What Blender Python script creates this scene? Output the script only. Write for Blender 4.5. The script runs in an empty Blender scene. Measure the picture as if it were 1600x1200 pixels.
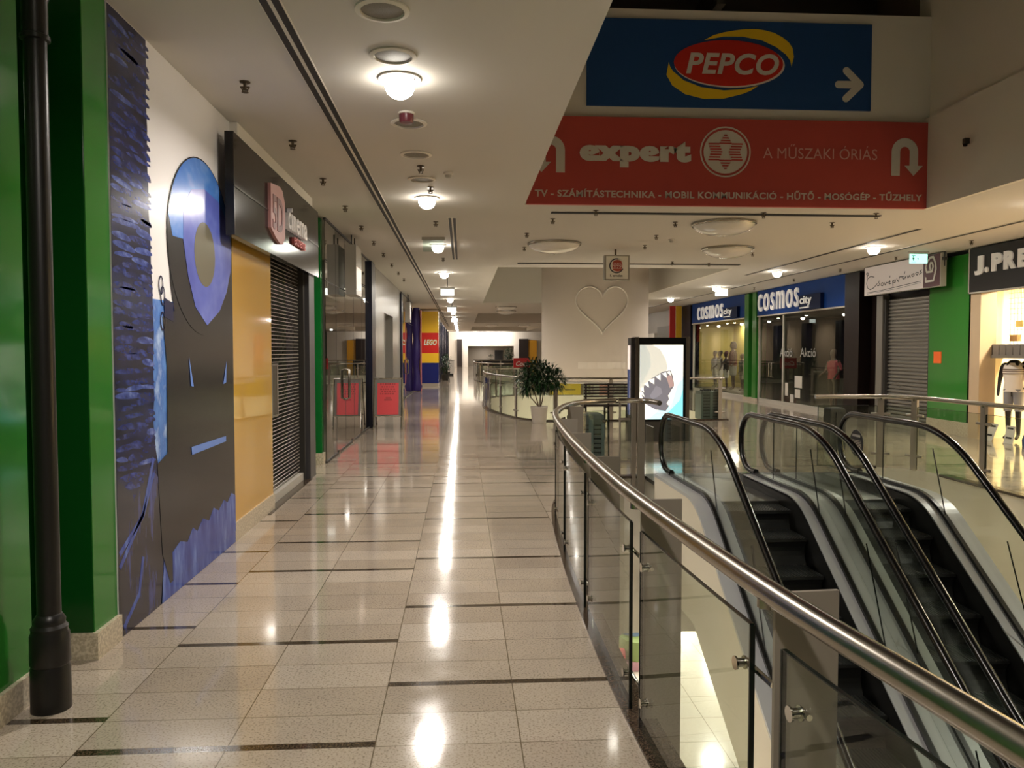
import bpy, math, random
from math import sin, cos, pi, radians, sqrt, atan2
from mathutils import Vector, Matrix
random.seed(7)
SC = bpy.context.scene
COL = SC.collection

# ------------------------------------------------------------------ camera, world, exposure
EYE = 1.7
cam_d = bpy.data.cameras.new('camera')
cam = bpy.data.objects.new('camera', cam_d)
COL.objects.link(cam)
cam.location = (0, 0, EYE)
cam.rotation_euler = (radians(90 - 2.4013), 0, radians(-3.5962))
cam_d.sensor_width = 36
cam_d.lens = 36 * 1240 / 1600
cam_d.clip_start = 0.05
cam_d.clip_end = 300
SC.camera = cam
world = bpy.data.worlds.new('night')
SC.world = world
world.use_nodes = True
world.node_tree.nodes['Background'].inputs[0].default_value = (1.0, 0.92, 0.8, 1)
world.node_tree.nodes['Background'].inputs[1].default_value = 0.03
SC.view_settings.view_transform = 'Standard'
SC.view_settings.look = 'None'
SC.view_settings.exposure = 0.0
SC.view_settings.gamma = 1.0
SC.view_settings.use_curve_mapping = False
SC.cycles.use_denoising = True
SC.cycles.use_adaptive_sampling = True
SC.cycles.adaptive_threshold = 0.03
SC.cycles.max_bounces = 7
SC.cycles.transparent_max_bounces = 24
SC.cycles.diffuse_bounces = 3
SC.cycles.glossy_bounces = 4
SC.cycles.sample_clamp_indirect = 6.0
SC.cycles.caustics_reflective = False
SC.cycles.caustics_refractive = False

CEIL = 3.69
WARM = (1.0, 0.915, 0.84)
LAMP_W = 80.0        # watts of one aisle downlight

# ------------------------------------------------------------------ materials
def lin(h):
    h = h.lstrip('#')
    out = []
    for i in (0, 2, 4):
        c = int(h[i:i + 2], 16) / 255
        out.append(c / 12.92 if c <= .04045 else ((c + .055) / 1.055) ** 2.4)
    return (*out, 1)

MATS = {}
def mat(name, color, rough=.5, metal=0., spec=.5, emit=None, estr=0., coat=0.):
    if name in MATS:
        return MATS[name]
    m = bpy.data.materials.new(name)
    m.use_nodes = True
    b = m.node_tree.nodes['Principled BSDF']
    b.inputs['Base Color'].default_value = lin(color) if isinstance(color, str) else (*color, 1)[:4]
    b.inputs['Roughness'].default_value = rough
    b.inputs['Metallic'].default_value = metal
    b.inputs['Specular IOR Level'].default_value = spec
    if coat:
        b.inputs['Coat Weight'].default_value = coat
        b.inputs['Coat Roughness'].default_value = .03
    if emit:
        b.inputs['Emission Color'].default_value = lin(emit) if isinstance(emit, str) else (*emit, 1)[:4]
        b.inputs['Emission Strength'].default_value = estr
    MATS[name] = m
    return m

class NT:
    def __init__(s, m):
        s.t = m.node_tree
        s.n = s.t.nodes
        s.l = s.t.links
    def put(s, sock, v):
        if isinstance(v, (int, float)):
            sock.default_value = v
        elif isinstance(v, tuple):
            sock.default_value = v
        else:
            s.l.new(v, sock)
    def m(s, op, a, b=None, c=None):
        n = s.n.new('ShaderNodeMath')
        n.operation = op
        s.put(n.inputs[0], a)
        if b is not None:
            s.put(n.inputs[1], b)
        if c is not None:
            s.put(n.inputs[2], c)
        return n.outputs[0]
    def mix(s, f, a, b):
        n = s.n.new('ShaderNodeMix')
        n.data_type = 'RGBA'
        s.put(n.inputs[0], f)
        s.put(n.inputs[6], a)
        s.put(n.inputs[7], b)
        return n.outputs[2]
    def noise(s, scale, detail=2, vec=None, rough=.5):
        n = s.n.new('ShaderNodeTexNoise')
        n.inputs['Scale'].default_value = scale
        n.inputs['Detail'].default_value = detail
        n.inputs['Roughness'].default_value = rough
        if vec is not None:
            s.l.new(vec, n.inputs['Vector'])
        return n.outputs['Fac']
    def pos(s):
        return s.n.new('ShaderNodeNewGeometry').outputs['Position']
    def xyz(s, v):
        n = s.n.new('ShaderNodeSeparateXYZ')
        s.l.new(v, n.inputs[0])
        return n.outputs
    def comb(s, x, y, z):
        n = s.n.new('ShaderNodeCombineXYZ')
        for i, v in enumerate((x, y, z)):
            s.put(n.inputs[i], v)
        return n.outputs[0]
    def ramp(s, f, stops, const=False):
        n = s.n.new('ShaderNodeValToRGB')
        cr = n.color_ramp
        if const:
            cr.interpolation = 'CONSTANT'
        while len(cr.elements) < len(stops):
            cr.elements.new(1)
        for e, (p, c) in zip(cr.elements, stops):
            e.position = p
            e.color = c
        s.l.new(f, n.inputs[0])
        return n.outputs[0]

def speckled(name, a, b, rough=.4, scale=90, spec=.5, lo=.42, hi=.6):
    if name in MATS:
        return MATS[name]
    m = mat(name, a, rough, spec=spec)
    t = NT(m)
    f = t.noise(scale, 3, t.pos())
    t.l.new(t.ramp(f, [(lo, lin(a)), (hi, lin(b))]), t.n['Principled BSDF'].inputs['Base Color'])
    return m

def glass(name, tint, rough=0.0, boost=1.0):
    m = bpy.data.materials.new(name)
    m.use_nodes = True
    t = NT(m)
    t.n.remove(t.n['Principled BSDF'])
    ge = t.n.new('ShaderNodeNewGeometry')
    dp = t.n.new('ShaderNodeVectorMath')
    dp.operation = 'DOT_PRODUCT'
    t.l.new(ge.outputs['Normal'], dp.inputs[0])
    t.l.new(ge.outputs['Incoming'], dp.inputs[1])
    c = t.m('POWER', t.m('SUBTRACT', 1.0, t.m('ABSOLUTE', dp.outputs['Value'])), 5.0)
    f = t.m('MINIMUM', t.m('MULTIPLY', t.m('ADD', t.m('MULTIPLY', c, .96), .04), boost), 1.0)
    tr = t.n.new('ShaderNodeBsdfTransparent')
    tr.inputs[0].default_value = lin(tint)
    gl = t.n.new('ShaderNodeBsdfGlossy')
    gl.inputs['Roughness'].default_value = rough
    mx = t.n.new('ShaderNodeMixShader')
    t.l.new(f, mx.inputs[0])
    t.l.new(tr.outputs[0], mx.inputs[1])
    t.l.new(gl.outputs[0], mx.inputs[2])
    t.l.new(mx.outputs[0], t.n['Material Output'].inputs[0])
    MATS[name] = m
    return m

def floor_material():
    m = mat('polished_tile', '#cdbfa6', .1, spec=.5)
    t = NT(m)
    b = t.n['Principled BSDF']
    P = t.pos()
    x, y, z = t.xyz(P)
    PITCH, TW = .307, .63
    row = t.m('DIVIDE', t.m('SUBTRACT', y, 3.37), PITCH)
    col = t.m('DIVIDE', t.m('ADD', x, .38), TW)
    jy = t.m('LESS_THAN', t.m('FRACT', row), .016)
    jx = t.m('LESS_THAN', t.m('FRACT', t.m('ADD', col, .004)), .009)
    joint = t.m('MAXIMUM', jy, jx)
    def strip(ph, N, offs):
        r = None
        for o in offs:
            f = t.m('LESS_THAN', t.m('FRACT', t.m('DIVIDE', t.m('SUBTRACT', row, ph + o), N)), .165 / N)
            r = f if r is None else t.m('MAXIMUM', r, f)
        return r
    s0 = strip(1, 14, (0, 4, 7, 10))
    s1 = strip(0, 12, (0, 4, 9))
    s2 = strip(2, 20, (0, 4, 8, 13, 17))
    s3 = strip(16, 10, (0, 3, 6))
    g1 = t.m('GREATER_THAN', x, -1.64)
    g2 = t.m('GREATER_THAN', x, -.38)
    g3 = t.m('GREATER_THAN', x, .88)
    def sel(g, a, c):
        return t.m('ADD', t.m('MULTIPLY', t.m('SUBTRACT', 1.0, g), a), t.m('MULTIPLY', g, c))
    s = sel(g3, sel(g2, sel(g1, s0, s1), s2), s3)
    wn = t.n.new('ShaderNodeTexWhiteNoise')
    wn.noise_dimensions = '2D'
    t.l.new(t.comb(t.m('FLOOR', col), t.m('FLOOR', row), 0.), wn.inputs['Vector'])
    tone = wn.outputs['Value']
    base = t.mix(tone, lin('#ad9f8e'), lin('#c0b3a3'))
    sp = t.ramp(t.noise(95, 4, P), [(.34, (.5, .47, .42, 1)), (.48, (1, 1, 1, 1)), (.75, (1.08, 1.07, 1.05, 1))])
    mul = t.n.new('ShaderNodeMix')
    mul.data_type = 'RGBA'
    mul.blend_type = 'MULTIPLY'
    mul.inputs[0].default_value = .85
    t.l.new(base, mul.inputs[6])
    t.l.new(sp, mul.inputs[7])
    vein = t.ramp(t.noise(3.0, 5, P), [(.35, (.9, .9, .9, 1)), (.7, (1.04, 1.03, 1, 1))])
    mul2 = t.n.new('ShaderNodeMix')
    mul2.data_type = 'RGBA'
    mul2.blend_type = 'MULTIPLY'
    mul2.inputs[0].default_value = .8
    t.l.new(mul.outputs[2], mul2.inputs[6])
    t.l.new(vein, mul2.inputs[7])
    c = t.mix(joint, mul2.outputs[2], lin('#6f6350'))
    dark = t.ramp(t.noise(120, 2, P), [(.42, lin('#1a140f')), (.6, lin('#5c4d3b'))])
    c = t.mix(s, c, dark)
    t.l.new(c, b.inputs['Base Color'])
    rg = t.ramp(t.noise(6, 3, P), [(.3, (.075, .075, .075, 1)), (.7, (.13, .13, .13, 1))])
    t.l.new(rg, b.inputs['Roughness'])
    b.inputs['Coat Weight'].default_value = .35
    b.inputs['Coat Roughness'].default_value = .05
    return m

M_FLOOR = floor_material()
M_CEIL = mat('ceiling_paint', '#d3cec5', .75, spec=.2)
M_WHITE = mat('white_paint', '#e8e2d6', .7, spec=.3)
M_CREAM = mat('cream_render', '#e6dfd0', .6, spec=.3)
M_ROOF = mat('dark_roof', '#7d7462', .8)
M_STEEL = mat('brushed_steel', '#a8a297', .26, 1.0)
M_POST = mat('post_steel', '#9c9387', .45, .35)
M_CHROME = mat('chrome', '#d8d5cd', .12, 1.0)
M_BLACK = mat('black_gloss', '#100f0f', .18, spec=.6)
M_BLACKM = mat('black_matt', '#141312', .6)
M_RUBBER = mat('handrail_rubber', '#0b0b0b', .22, spec=.6)
M_DGREY = mat('dark_grey', '#35332f', .5)
M_GREY = mat('mid_grey', '#77736b', .5)
M_ALU = mat('aluminium', '#a9a7a0', .35, .9)
M_LGREY = mat('light_grey', '#b9b4a8', .5)
M_GREEN = mat('green_lacquer', '#2f7a2c', .1, spec=.4, coat=.12)
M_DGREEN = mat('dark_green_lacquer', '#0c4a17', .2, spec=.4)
M_YELLOWP = mat('ochre_lacquer', '#d9a94a', .08, spec=.5, coat=.6)
M_GRANITE = speckled('dark_granite', '#231b14', '#57483a', .2, 130)
M_STONE = speckled('stone_base', '#b5a88f', '#d8ccb4', .35, 60)
M_GLASS = glass('rail_glass', '#f0f4ee')
M_SHOPG = glass('shop_glass', '#d5dad2', 0.0, 1.7)
M_GEDGE = mat('glass_edge', '#0d1511', .2, spec=.6)
M_REDS = mat('sign_red', '#b3241f', .5)
M_BLUES = mat('sign_blue', '#12459b', .5)
M_WHITES = mat('sign_white', '#d8d2c8', .5)
M_YELS = mat('sign_yellow', '#f0c928', .5)
M_LENS = mat('lamp_lens', '#ffffff', .3, emit=(1, .93, .82), estr=42)
M_EXITW = mat('exit_panel_white', '#ffffff', .4, emit='#f4fff8', estr=2.2)
M_EXITG = mat('exit_panel_green', '#bff5e4', .4, emit='#a8f5e2', estr=1.5)

# ------------------------------------------------------------------ mesh helpers
ORG = {}
class MB:
    def __init__(s):
        s.v, s.f, s.mi = [], [], []
    def add(s, vs, fs, m=0):
        o = len(s.v)
        s.v += [tuple(v) for v in vs]
        s.f += [tuple(i + o for i in f) for f in fs]
        s.mi += [m] * len(fs)
        return s
    def box(s, x0, x1, y0, y1, z0, z1, m=0):
        vs = [(x, y, z) for z in (z0, z1) for y in (y0, y1) for x in (x0, x1)]
        return s.add(vs, [(0, 2, 3, 1), (4, 5, 7, 6), (0, 1, 5, 4), (2, 6, 7, 3), (0, 4, 6, 2), (1, 3, 7, 5)], m)
    def quad(s, a, b, c, d, m=0):
        return s.add([a, b, c, d], [(0, 1, 2, 3)], m)
    def plate(s, poly, O, U, V, d0=0., d1=.004, m=0):
        """polygon (u,v) in the frame O,U,V pushed out along U x V from d0 to d1"""
        O, U, V = Vector(O), Vector(U), Vector(V)
        N = U.cross(V)
        ar = sum(poly[i][0] * poly[(i + 1) % len(poly)][1] - poly[(i + 1) % len(poly)][0] * poly[i][1] for i in range(len(poly)))
        if ar < 0:
            poly = poly[::-1]
        n = len(poly)
        vs = [O + U * u + V * v + N * d0 for u, v in poly] + [O + U * u + V * v + N * d1 for u, v in poly]
        fs = [tuple(range(2 * n - 1, n - 1, -1))[::-1], tuple(range(n))[::-1]]
        fs += [(i, (i + 1) % n, n + (i + 1) % n, n + i) for i in range(n)]
        return s.add(vs, fs, m)
    def tube(s, pts, r, n=10, closed=False, m=0, caps=True):
        pts = [Vector(p) for p in pts]
        L = len(pts)
        rr = r if isinstance(r, (list, tuple)) else [r] * L
        rings, up = [], None
        for i, p in enumerate(pts):
            a = pts[(i - 1) % L] if (closed or i > 0) else p
            b = pts[(i + 1) % L] if (closed or i < L - 1) else p
            d = (b - a)
            d = d.normalized() if d.length > 1e-9 else Vector((0, 0, 1))
            if up is None:
                up = Vector((0, 0, 1)) if abs(d.z) < .9 else Vector((1, 0, 0))
            e1 = (up - d * up.dot(d))
            e1 = e1.normalized() if e1.length > 1e-6 else d.orthogonal().normalized()
            up = e1
            e2 = d.cross(e1)
            rings.append([p + e1 * (rr[i] * cos(2 * pi * k / n)) + e2 * (rr[i] * sin(2 * pi * k / n)) for k in range(n)])
        vs = [v for ring in rings for v in ring]
        fs = []
        for i in range(L if closed else L - 1):
            j = (i + 1) % L
            for k in range(n):
                k2 = (k + 1) % n
                fs.append((i * n + k, i * n + k2, j * n + k2, j * n + k))
        if caps and not closed:
            fs.append(tuple(range(n))[::-1])
            fs.append(tuple((L - 1) * n + k for k in range(n)))
        return s.add(vs, fs, m)
    def cyl(s, p0, p1, r0, r1=None, n=16, m=0):
        return s.tube([p0, p1], [r0, r0 if r1 is None else r1], n, m=m)
    def lathe(s, prof, c, n=20, m=0, sx=1., sy=1.):
        vs, fs = [], []
        for r, z in prof:
            vs += [(c[0] + sx * r * cos(2 * pi * k / n), c[1] + sy * r * sin(2 * pi * k / n), c[2] + z) for k in range(n)]
        for i in range(len(prof) - 1):
            for k in range(n):
                k2 = (k + 1) % n
                fs.append((i * n + k, i * n + k2, (i + 1) * n + k2, (i + 1) * n + k))
        fs.append(tuple(range(n))[::-1])
        fs.append(tuple((len(prof) - 1) * n + k for k in range(n)))
        return s.add(vs, fs, m)
    def loft(s, rings, n=14, m=0):
        """rings (cx,cy,cz,rx,ry)"""
        vs, fs = [], []
        for cx, cy, cz, rx, ry in rings:
            vs += [(cx + rx * cos(2 * pi * k / n), cy + ry * sin(2 * pi * k / n), cz) for k in range(n)]
        for i in range(len(rings) - 1):
            for k in range(n):
                k2 = (k + 1) % n
                fs.append((i * n + k, i * n + k2, (i + 1) * n + k2, (i + 1) * n + k))
        fs.append(tuple(range(n))[::-1])
        fs.append(tuple((len(rings) - 1) * n + k for k in range(n)))
        return s.add(vs, fs, m)
    def sweep(s, path, sec, m=0, closed_sec=True):
        """path list of (origin, e1, e2); sec list of (a,b)"""
        n = len(sec)
        vs, fs = [], []
        for o, a, b in path:
            vs += [Vector(o) + Vector(a) * p + Vector(b) * q for p, q in sec]
        for i in range(len(path) - 1):
            for k in range(n if closed_sec else n - 1):
                k2 = (k + 1) % n
                fs.append((i * n + k, i * n + k2, (i + 1) * n + k2, (i + 1) * n + k))
        if closed_sec:
            fs.append(tuple(range(n))[::-1])
            fs.append(tuple((len(path) - 1) * n + k for k in range(n)))
        return s.add(vs, fs, m)
    def xform(s, M):
        s.v = [tuple(M @ Vector(v)) for v in s.v]
        return s
    def build(s, name, mats, parent=None, smooth=False, loc=None):
        o3 = Vector(ORG[parent.name]) if parent else Vector(loc or (0, 0, 0))
        me = bpy.data.meshes.new(name)
        me.from_pydata([tuple(Vector(v) - o3) for v in s.v], [], s.f)
        if not isinstance(mats, (list, tuple)):
            mats = [mats]
        for k in mats:
            me.materials.append(k)
        if len(mats) > 1:
            me.polygons.foreach_set('material_index', s.mi)
        if smooth:
            me.polygons.foreach_set('use_smooth', [True] * len(me.polygons))
            try:
                me.set_sharp_from_angle(angle=radians(40))
            except Exception:
                pass
        me.update()
        o = bpy.data.objects.new(name, me)
        COL.objects.link(o)
        if parent:
            o.parent = parent
            ORG[o.name] = tuple(o3)
        else:
            o.location = o3
            ORG[o.name] = tuple(o3)
        return o

def tag(o, label=None, cat=None, group=None, kind=None):
    if label:
        o['label'] = label
    if cat:
        o['category'] = cat
    if group:
        o['group'] = group
    if kind:
        o['kind'] = kind
    return o

def thing(name, label, cat, loc=(0, 0, 0), group=None):
    o = bpy.data.objects.new(name, None)
    o.empty_display_size = .1
    COL.objects.link(o)
    o.location = loc
    ORG[o.name] = tuple(loc)
    return tag(o, label, cat, group)

def struct(name, mb, mats, smooth=False):
    o = mb.build(name, mats, None, smooth)
    o['kind'] = 'structure'
    return o

def copy_thing(o, loc, label=None, rotz=None, group=None):
    def rec(a, par):
        c = a.copy()
        COL.objects.link(c)
        if par:
            c.parent = par
        for ch in list(a.children):
            rec(ch, c)
        return c
    r = rec(o, None)
    r.location = loc
    if rotz is not None:
        r.rotation_euler = (0, 0, rotz)
    if label:
        r['label'] = label
    if group:
        r['group'] = group
    return r

def text_mb(body, bold=0., shear=0., spacing=1., depth=.004):
    cu = bpy.data.curves.new('lettering', 'FONT')
    cu.body = body
    cu.offset = bold
    cu.shear = shear
    cu.space_character = spacing
    cu.resolution_u = 4
    ob = bpy.data.objects.new('lettering', cu)
    COL.objects.link(ob)
    bpy.context.view_layer.update()
    dg = bpy.context.evaluated_depsgraph_get()
    me = bpy.data.meshes.new_from_object(ob.evaluated_get(dg))
    bpy.data.objects.remove(ob)
    bpy.data.curves.remove(cu)
    vs = [v.co.copy() for v in me.vertices]
    fs = [tuple(p.vertices) for p in me.polygons]
    bpy.data.meshes.remove(me)
    return vs, fs

def lettering(mb, body, O, U, V, w, h, d=.012, bold=0., shear=0., spacing=1., m=0, solid=0.):
    """text fitted into a w x h box whose lower left corner is O"""
    acute = [i for i, ch in enumerate(body) if ch == 'Ó'] if bold > 0 else []
    plain = body.replace('Ó', 'O') if acute else body
    vs, fs = text_mb(plain, bold, shear, spacing)
    if acute:
        ow = text_mb('O', bold, shear, spacing)[0]
        ow = max(v.x for v in ow) - min(v.x for v in ow)
        for i in acute:
            cx = max(v.x for v in text_mb(plain[:i + 1], bold, shear, spacing)[0]) - ow / 2
            n0 = len(vs)
            vs += [Vector((cx - .07, .74, 0)), Vector((cx + .03, .74, 0)), Vector((cx + .15, .88, 0)), Vector((cx + .01, .88, 0))]
            fs.append((n0, n0 + 1, n0 + 2, n0 + 3))
    x0, x1 = min(v.x for v in vs), max(v.x for v in vs)
    y0, y1 = min(v.y for v in vs), max(v.y for v in vs)
    O, U, V = Vector(O), Vector(U), Vector(V)
    N = U.cross(V)
    P = [O + U * ((v.x - x0) / (x1 - x0) * w) + V * ((v.y - y0) / (y1 - y0) * h) for v in vs]
    mb.add([p + N * d for p in P], fs, m)
    if solid:
        edge = {}
        for f in fs:
            for i in range(len(f)):
                e = (f[i], f[(i + 1) % len(f)])
                edge[e] = 1
        side = [(b, a, a + len(P), b + len(P)) for a, b in edge if (b, a) not in edge]
        mb.add([p + N * d for p in P] + [p + N * (d - solid) for p in P], side, m)
    return mb

def arc(cx, cy, rx, ry, a0, a1, n=24):
    return [(cx + rx * cos(radians(a0 + (a1 - a0) * i / n)), cy + ry * sin(radians(a0 + (a1 - a0) * i / n))) for i in range(n + 1)]

def ellipse(cx, cy, rx, ry, n=40):
    return arc(cx, cy, rx, ry, 0, 360, n)[:-1]

def band(path, w):
    """polygon of a stroke of width w along a 2-D path"""
    L, R = [], []
    for i, (x, y) in enumerate(path):
        a = path[max(i - 1, 0)]
        b = path[min(i + 1, len(path) - 1)]
        dx, dy = b[0] - a[0], b[1] - a[1]
        l = sqrt(dx * dx + dy * dy) or 1
        L.append((x - dy / l * w / 2, y + dx / l * w / 2))
        R.append((x + dy / l * w / 2, y - dx / l * w / 2))
    return L + R[::-1]

def stroke(mb, path, w, O, U, V, d0, d1, m=0):
    for i in range(len(path) - 1):
        mb.plate(band([path[i], path[i + 1]], w), O, U, V, d0, d1, m)

def spline(pts, n=8):
    P = [Vector(p) for p in pts]
    out = []
    for i in range(len(P) - 1):
        p0, p1, p2, p3 = P[max(i - 1, 0)], P[i], P[i + 1], P[min(i + 2, len(P) - 1)]
        for k in range(n):
            t = k / n
            out.append(.5 * ((2 * p1) + (p2 - p0) * t + (2 * p0 - 5 * p1 + 4 * p2 - p3) * t * t + (3 * p1 - p0 - 3 * p2 + p3) * t ** 3))
    out.append(P[-1])
    return out

def area_light(name, loc, size, watts, color=WARM, parent=None, rot=(0, 0, 0), size_y=None, spread=None):
    l = bpy.data.lights.new(name, 'AREA')
    l.energy = watts
    l.color = color
    if size_y:
        l.shape = 'RECTANGLE'
        l.size_y = size_y
    else:
        l.shape = 'DISK'
    l.size = size
    if spread:
        l.spread = radians(spread)
    o = bpy.data.objects.new(name, l)
    COL.objects.link(o)
    o.rotation_euler = rot
    if parent:
        o.parent = parent
        o.location = Vector(loc) - Vector(ORG[parent.name])
    else:
        o.location = loc
    return o

LW = ((0, 1, 0), (0, 0, 1))      # frame on a wall facing +x (U runs away from the viewer)
RW = ((0, -1, 0), (0, 0, 1))     # frame on a wall facing -x
FW = ((1, 0, 0), (0, 0, 1))      # frame on a wall facing the camera
ORD = ['first', 'second', 'third', 'fourth', 'fifth', 'sixth', 'seventh', 'eighth', 'ninth', 'tenth', 'eleventh', 'twelfth',
       'thirteenth', 'fourteenth', 'fifteenth', 'sixteenth', 'seventeenth', 'eighteenth', 'nineteenth', 'twentieth']

# ------------------------------------------------------------------ shell: slabs, ceilings, voids
import bmesh
def slab(name, outer, holes, z, m, up=True):
    bm = bmesh.new()
    for loop in [outer] + holes:
        vs = [bm.verts.new((x, y, z)) for x, y in loop]
        for i in range(len(vs)):
            bm.edges.new((vs[i], vs[(i + 1) % len(vs)]))
    bmesh.ops.triangle_fill(bm, use_beauty=True, edges=bm.edges[:], normal=(0, 0, 1))
    for f in bm.faces:
        f.normal_update()
        if (f.normal.z > 0) != up:
            f.normal_flip()
    me = bpy.data.meshes.new(name)
    bm.to_mesh(me)
    bm.free()
    me.materials.append(m)
    o = bpy.data.objects.new(name, me)
    COL.objects.link(o)
    ORG[o.name] = (0, 0, 0)
    o['kind'] = 'structure'
    return o

RAIL_A = [(1.32, -2.5), (1.12, -.4), (.94, 1.27), (.85, 2.14), (.795, 3.3), (.785, 4.2), (.81, 5.5), (.855, 6.6), (.93, 7.8), (1.05, 8.75), (1.3, 9.7), (1.62, 10.3), (2.05, 10.55)]
RAIL_PATH = [Vector((p.x, p.y, 0)) for p in spline([(x, y, 0) for x, y in RAIL_A], 8)]
def offset(path, d):
    out = []
    for i, p in enumerate(path):
        a, b = path[max(i - 1, 0)], path[min(i + 1, len(path) - 1)]
        t = (b - a).normalized()
        out.append(p + Vector((t.y, -t.x, 0)) * d)
    return out
edge_a = [(p.x, p.y) for p in offset(RAIL_PATH, .1)]
EDGE_Y = 10.62
VOID1 = edge_a + [(2.2, EDGE_Y), (5.4, EDGE_Y), (5.4, 11.25), (6.05, 11.2), (6.4, 10.95), (6.56, 10.5), (6.6, 9.5), (6.62, -2.5)]
VOID2 = [(2.0, 19.1), (4.2, 19.1), (6.5, 19.1), (6.5, 30), (1.9, 30), (1.2, 29.0), (.85, 27), (.74, 25), (.82, 23), (1.05, 21.4), (1.4, 20.1)]
V2S = [(p.x, p.y) for p in spline([(x, y, 0) for x, y in [(2.0, 19.1), (1.45, 19.8), (1.05, 21.4), (.8, 23), (.74, 25), (.85, 27), (1.2, 29.0), (2.0, 30)]], 5)]
VOID2 = V2S + [(6.5, 30), (6.5, 19.1)]
V3S = [(p.x, p.y) for p in spline([(x, y, 0) for x, y in [(2.2, 41), (1.35, 42.2), (.9, 44.5), (.8, 48), (.9, 52), (1.4, 54.5), (2.2, 55.5)]], 5)]
VOID3 = V3S + [(6.5, 55.5), (6.5, 41)]
slab('floor', [(-7, -4), (16, -4), (16, 86), (-7, 86)], [VOID1, VOID2, VOID3], 0, M_FLOOR)

# fascias round the holes, from the floor edge to the soffit below
SOFF = -2.17
def fascia(mb, loop, m=0):
    n = len(loop)
    for i in range(n):
        a, b = loop[i], loop[(i + 1) % n]
        mb.quad((a[0], a[1], 0), (b[0], b[1], 0), (b[0], b[1], SOFF), (a[0], a[1], SOFF), m)
fm = MB()
for L in (VOID1, VOID2, VOID3):
    fascia(fm, L)
struct('trim_1', fm, M_CREAM)
slab('ceiling_lower', [(-7, -4), (16, -4), (16, 60), (-7, 60)], [VOID1, VOID2, VOID3], SOFF, M_WHITE, up=False)
M_LOWER = mat('lower_tile', '#e2d9c4', .15)
t = NT(M_LOWER)
_p = t.xyz(t.pos())
_j = t.m('MAXIMUM', t.m('LESS_THAN', t.m('FRACT', t.m('DIVIDE', _p[0], .9)), .012), t.m('LESS_THAN', t.m('FRACT', t.m('DIVIDE', _p[1], .9)), .012))
t.l.new(t.mix(_j, lin('#dcd6c8'), lin('#7d7566')), t.n['Principled BSDF'].inputs['Base Color'])
struct('floor_lower', MB().box(-7, 16, -4, 60, -5.4, -5.2), M_LOWER)
struct('wall_lower', MB().box(-7, 16, 34, 34.2, -5.2, SOFF).box(-3, -2.8, -4, 34, -5.2, SOFF).box(11, 11.2, -4, 34, -5.2, SOFF), M_CREAM)

# dark granite kerb along the curved edge and the straight edges
def ribbon(mb, path, a, b, z0, z1, m=0):
    pa, pb = offset(path, a), offset(path, b)
    for i in range(len(path) - 1):
        q = [pa[i], pa[i + 1], pb[i + 1], pb[i]]
        lo = [(p.x, p.y, z0) for p in q]
        hi = [(p.x, p.y, z1) for p in q]
        mb.add(lo + hi, [(4, 5, 6, 7)[::-1], (0, 1, 5, 4), (2, 3, 7, 6), (1, 2, 6, 5), (3, 0, 4, 7)], m)
k = MB()
ribbon(k, RAIL_PATH, -.04, .1, -.02, .012)
k.box(2.1, 2.5, EDGE_Y - .1, EDGE_Y + .04, -.02, .012)
k.box(6.5, 6.63, -2.5, 10.4, -.02, .012).box(5.4, 6.1, 11.2, 11.32, -.02, .012)
struct('trim_2', k, M_GRANITE)
k = MB()
ribbon(k, [Vector((x, y, 0)) for x, y in V2S], -.12, .0, -.02, .03)
ribbon(k, [Vector((2, 19.1, 0)), Vector((6.5, 19.1, 0))], .0, .12, -.02, .03)
ribbon(k, [Vector((x, y, 0)) for x, y in V3S], -.12, .0, -.02, .03)
struct('trim_3', k, M_GRANITE)

# upper ceilings with openings over the voids
CV = [(.86, -3, 6.56, 10.9), (.86, 19, 6.56, 33), (.86, 42.5, 6.56, 58), (.86, 66, 6.56, 80)]
slab('ceiling', [(-6.5, -4), (16, -4), (16, 86), (-6.5, 86)], [[(a, b), (c, b), (c, d), (a, d)] for a, b, c, d in CV], CEIL + .0015, M_CEIL, up=False)
ROOF = 9.2
for i, (a, b, c, d) in enumerate(CV):
    w = MB()
    nm = ['near', 'middle', 'far', 'end'][i]
    struct('wall_void_%s_aisle' % nm, w.box(a - .25, a, b - .3, d + .3, CEIL + .003, ROOF), M_WHITE)
    struct('wall_void_%s_front' % nm, MB().box(a, c, b - .25, b, CEIL + .003, ROOF), M_WHITE)
    struct('wall_void_%s_side' % nm, MB().box(c, c + .25, b - .3, d + .3, 4.95, ROOF).box(c - .06, c + .25, b - .3, d + .3, CEIL + .003, 4.95), M_WHITE)
    struct('wall_void_%s_back' % nm, MB().box(a, c, d, d + .25, CEIL + .003, 6.36), M_WHITE)
    r = MB()
    r.box(a, c, b, d + 5, ROOF, ROOF + .2)
    r.box(a, c, d + 5, d + 5.2, 6.0, ROOF)
    r.box(a, c, d + .25, d + 5, 6.3, 6.36)
    r.box(a - .25, a, d + .3, d + 5.2, 6.0, ROOF).box(c, c + .25, d + .3, d + 5.2, 6.0, ROOF)
    struct('ceiling_void_%s' % ['near', 'middle', 'far', 'end'][i], r, M_ROOF)
# steel beam across the top of the near void
struct('trim_4', MB().box(3.44, 3.56, 10.7, 15.8, 6.37, 6.75).box(.9, 6.45, 12.2, 12.4, 6.9, 7.2), M_DGREY)
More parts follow.
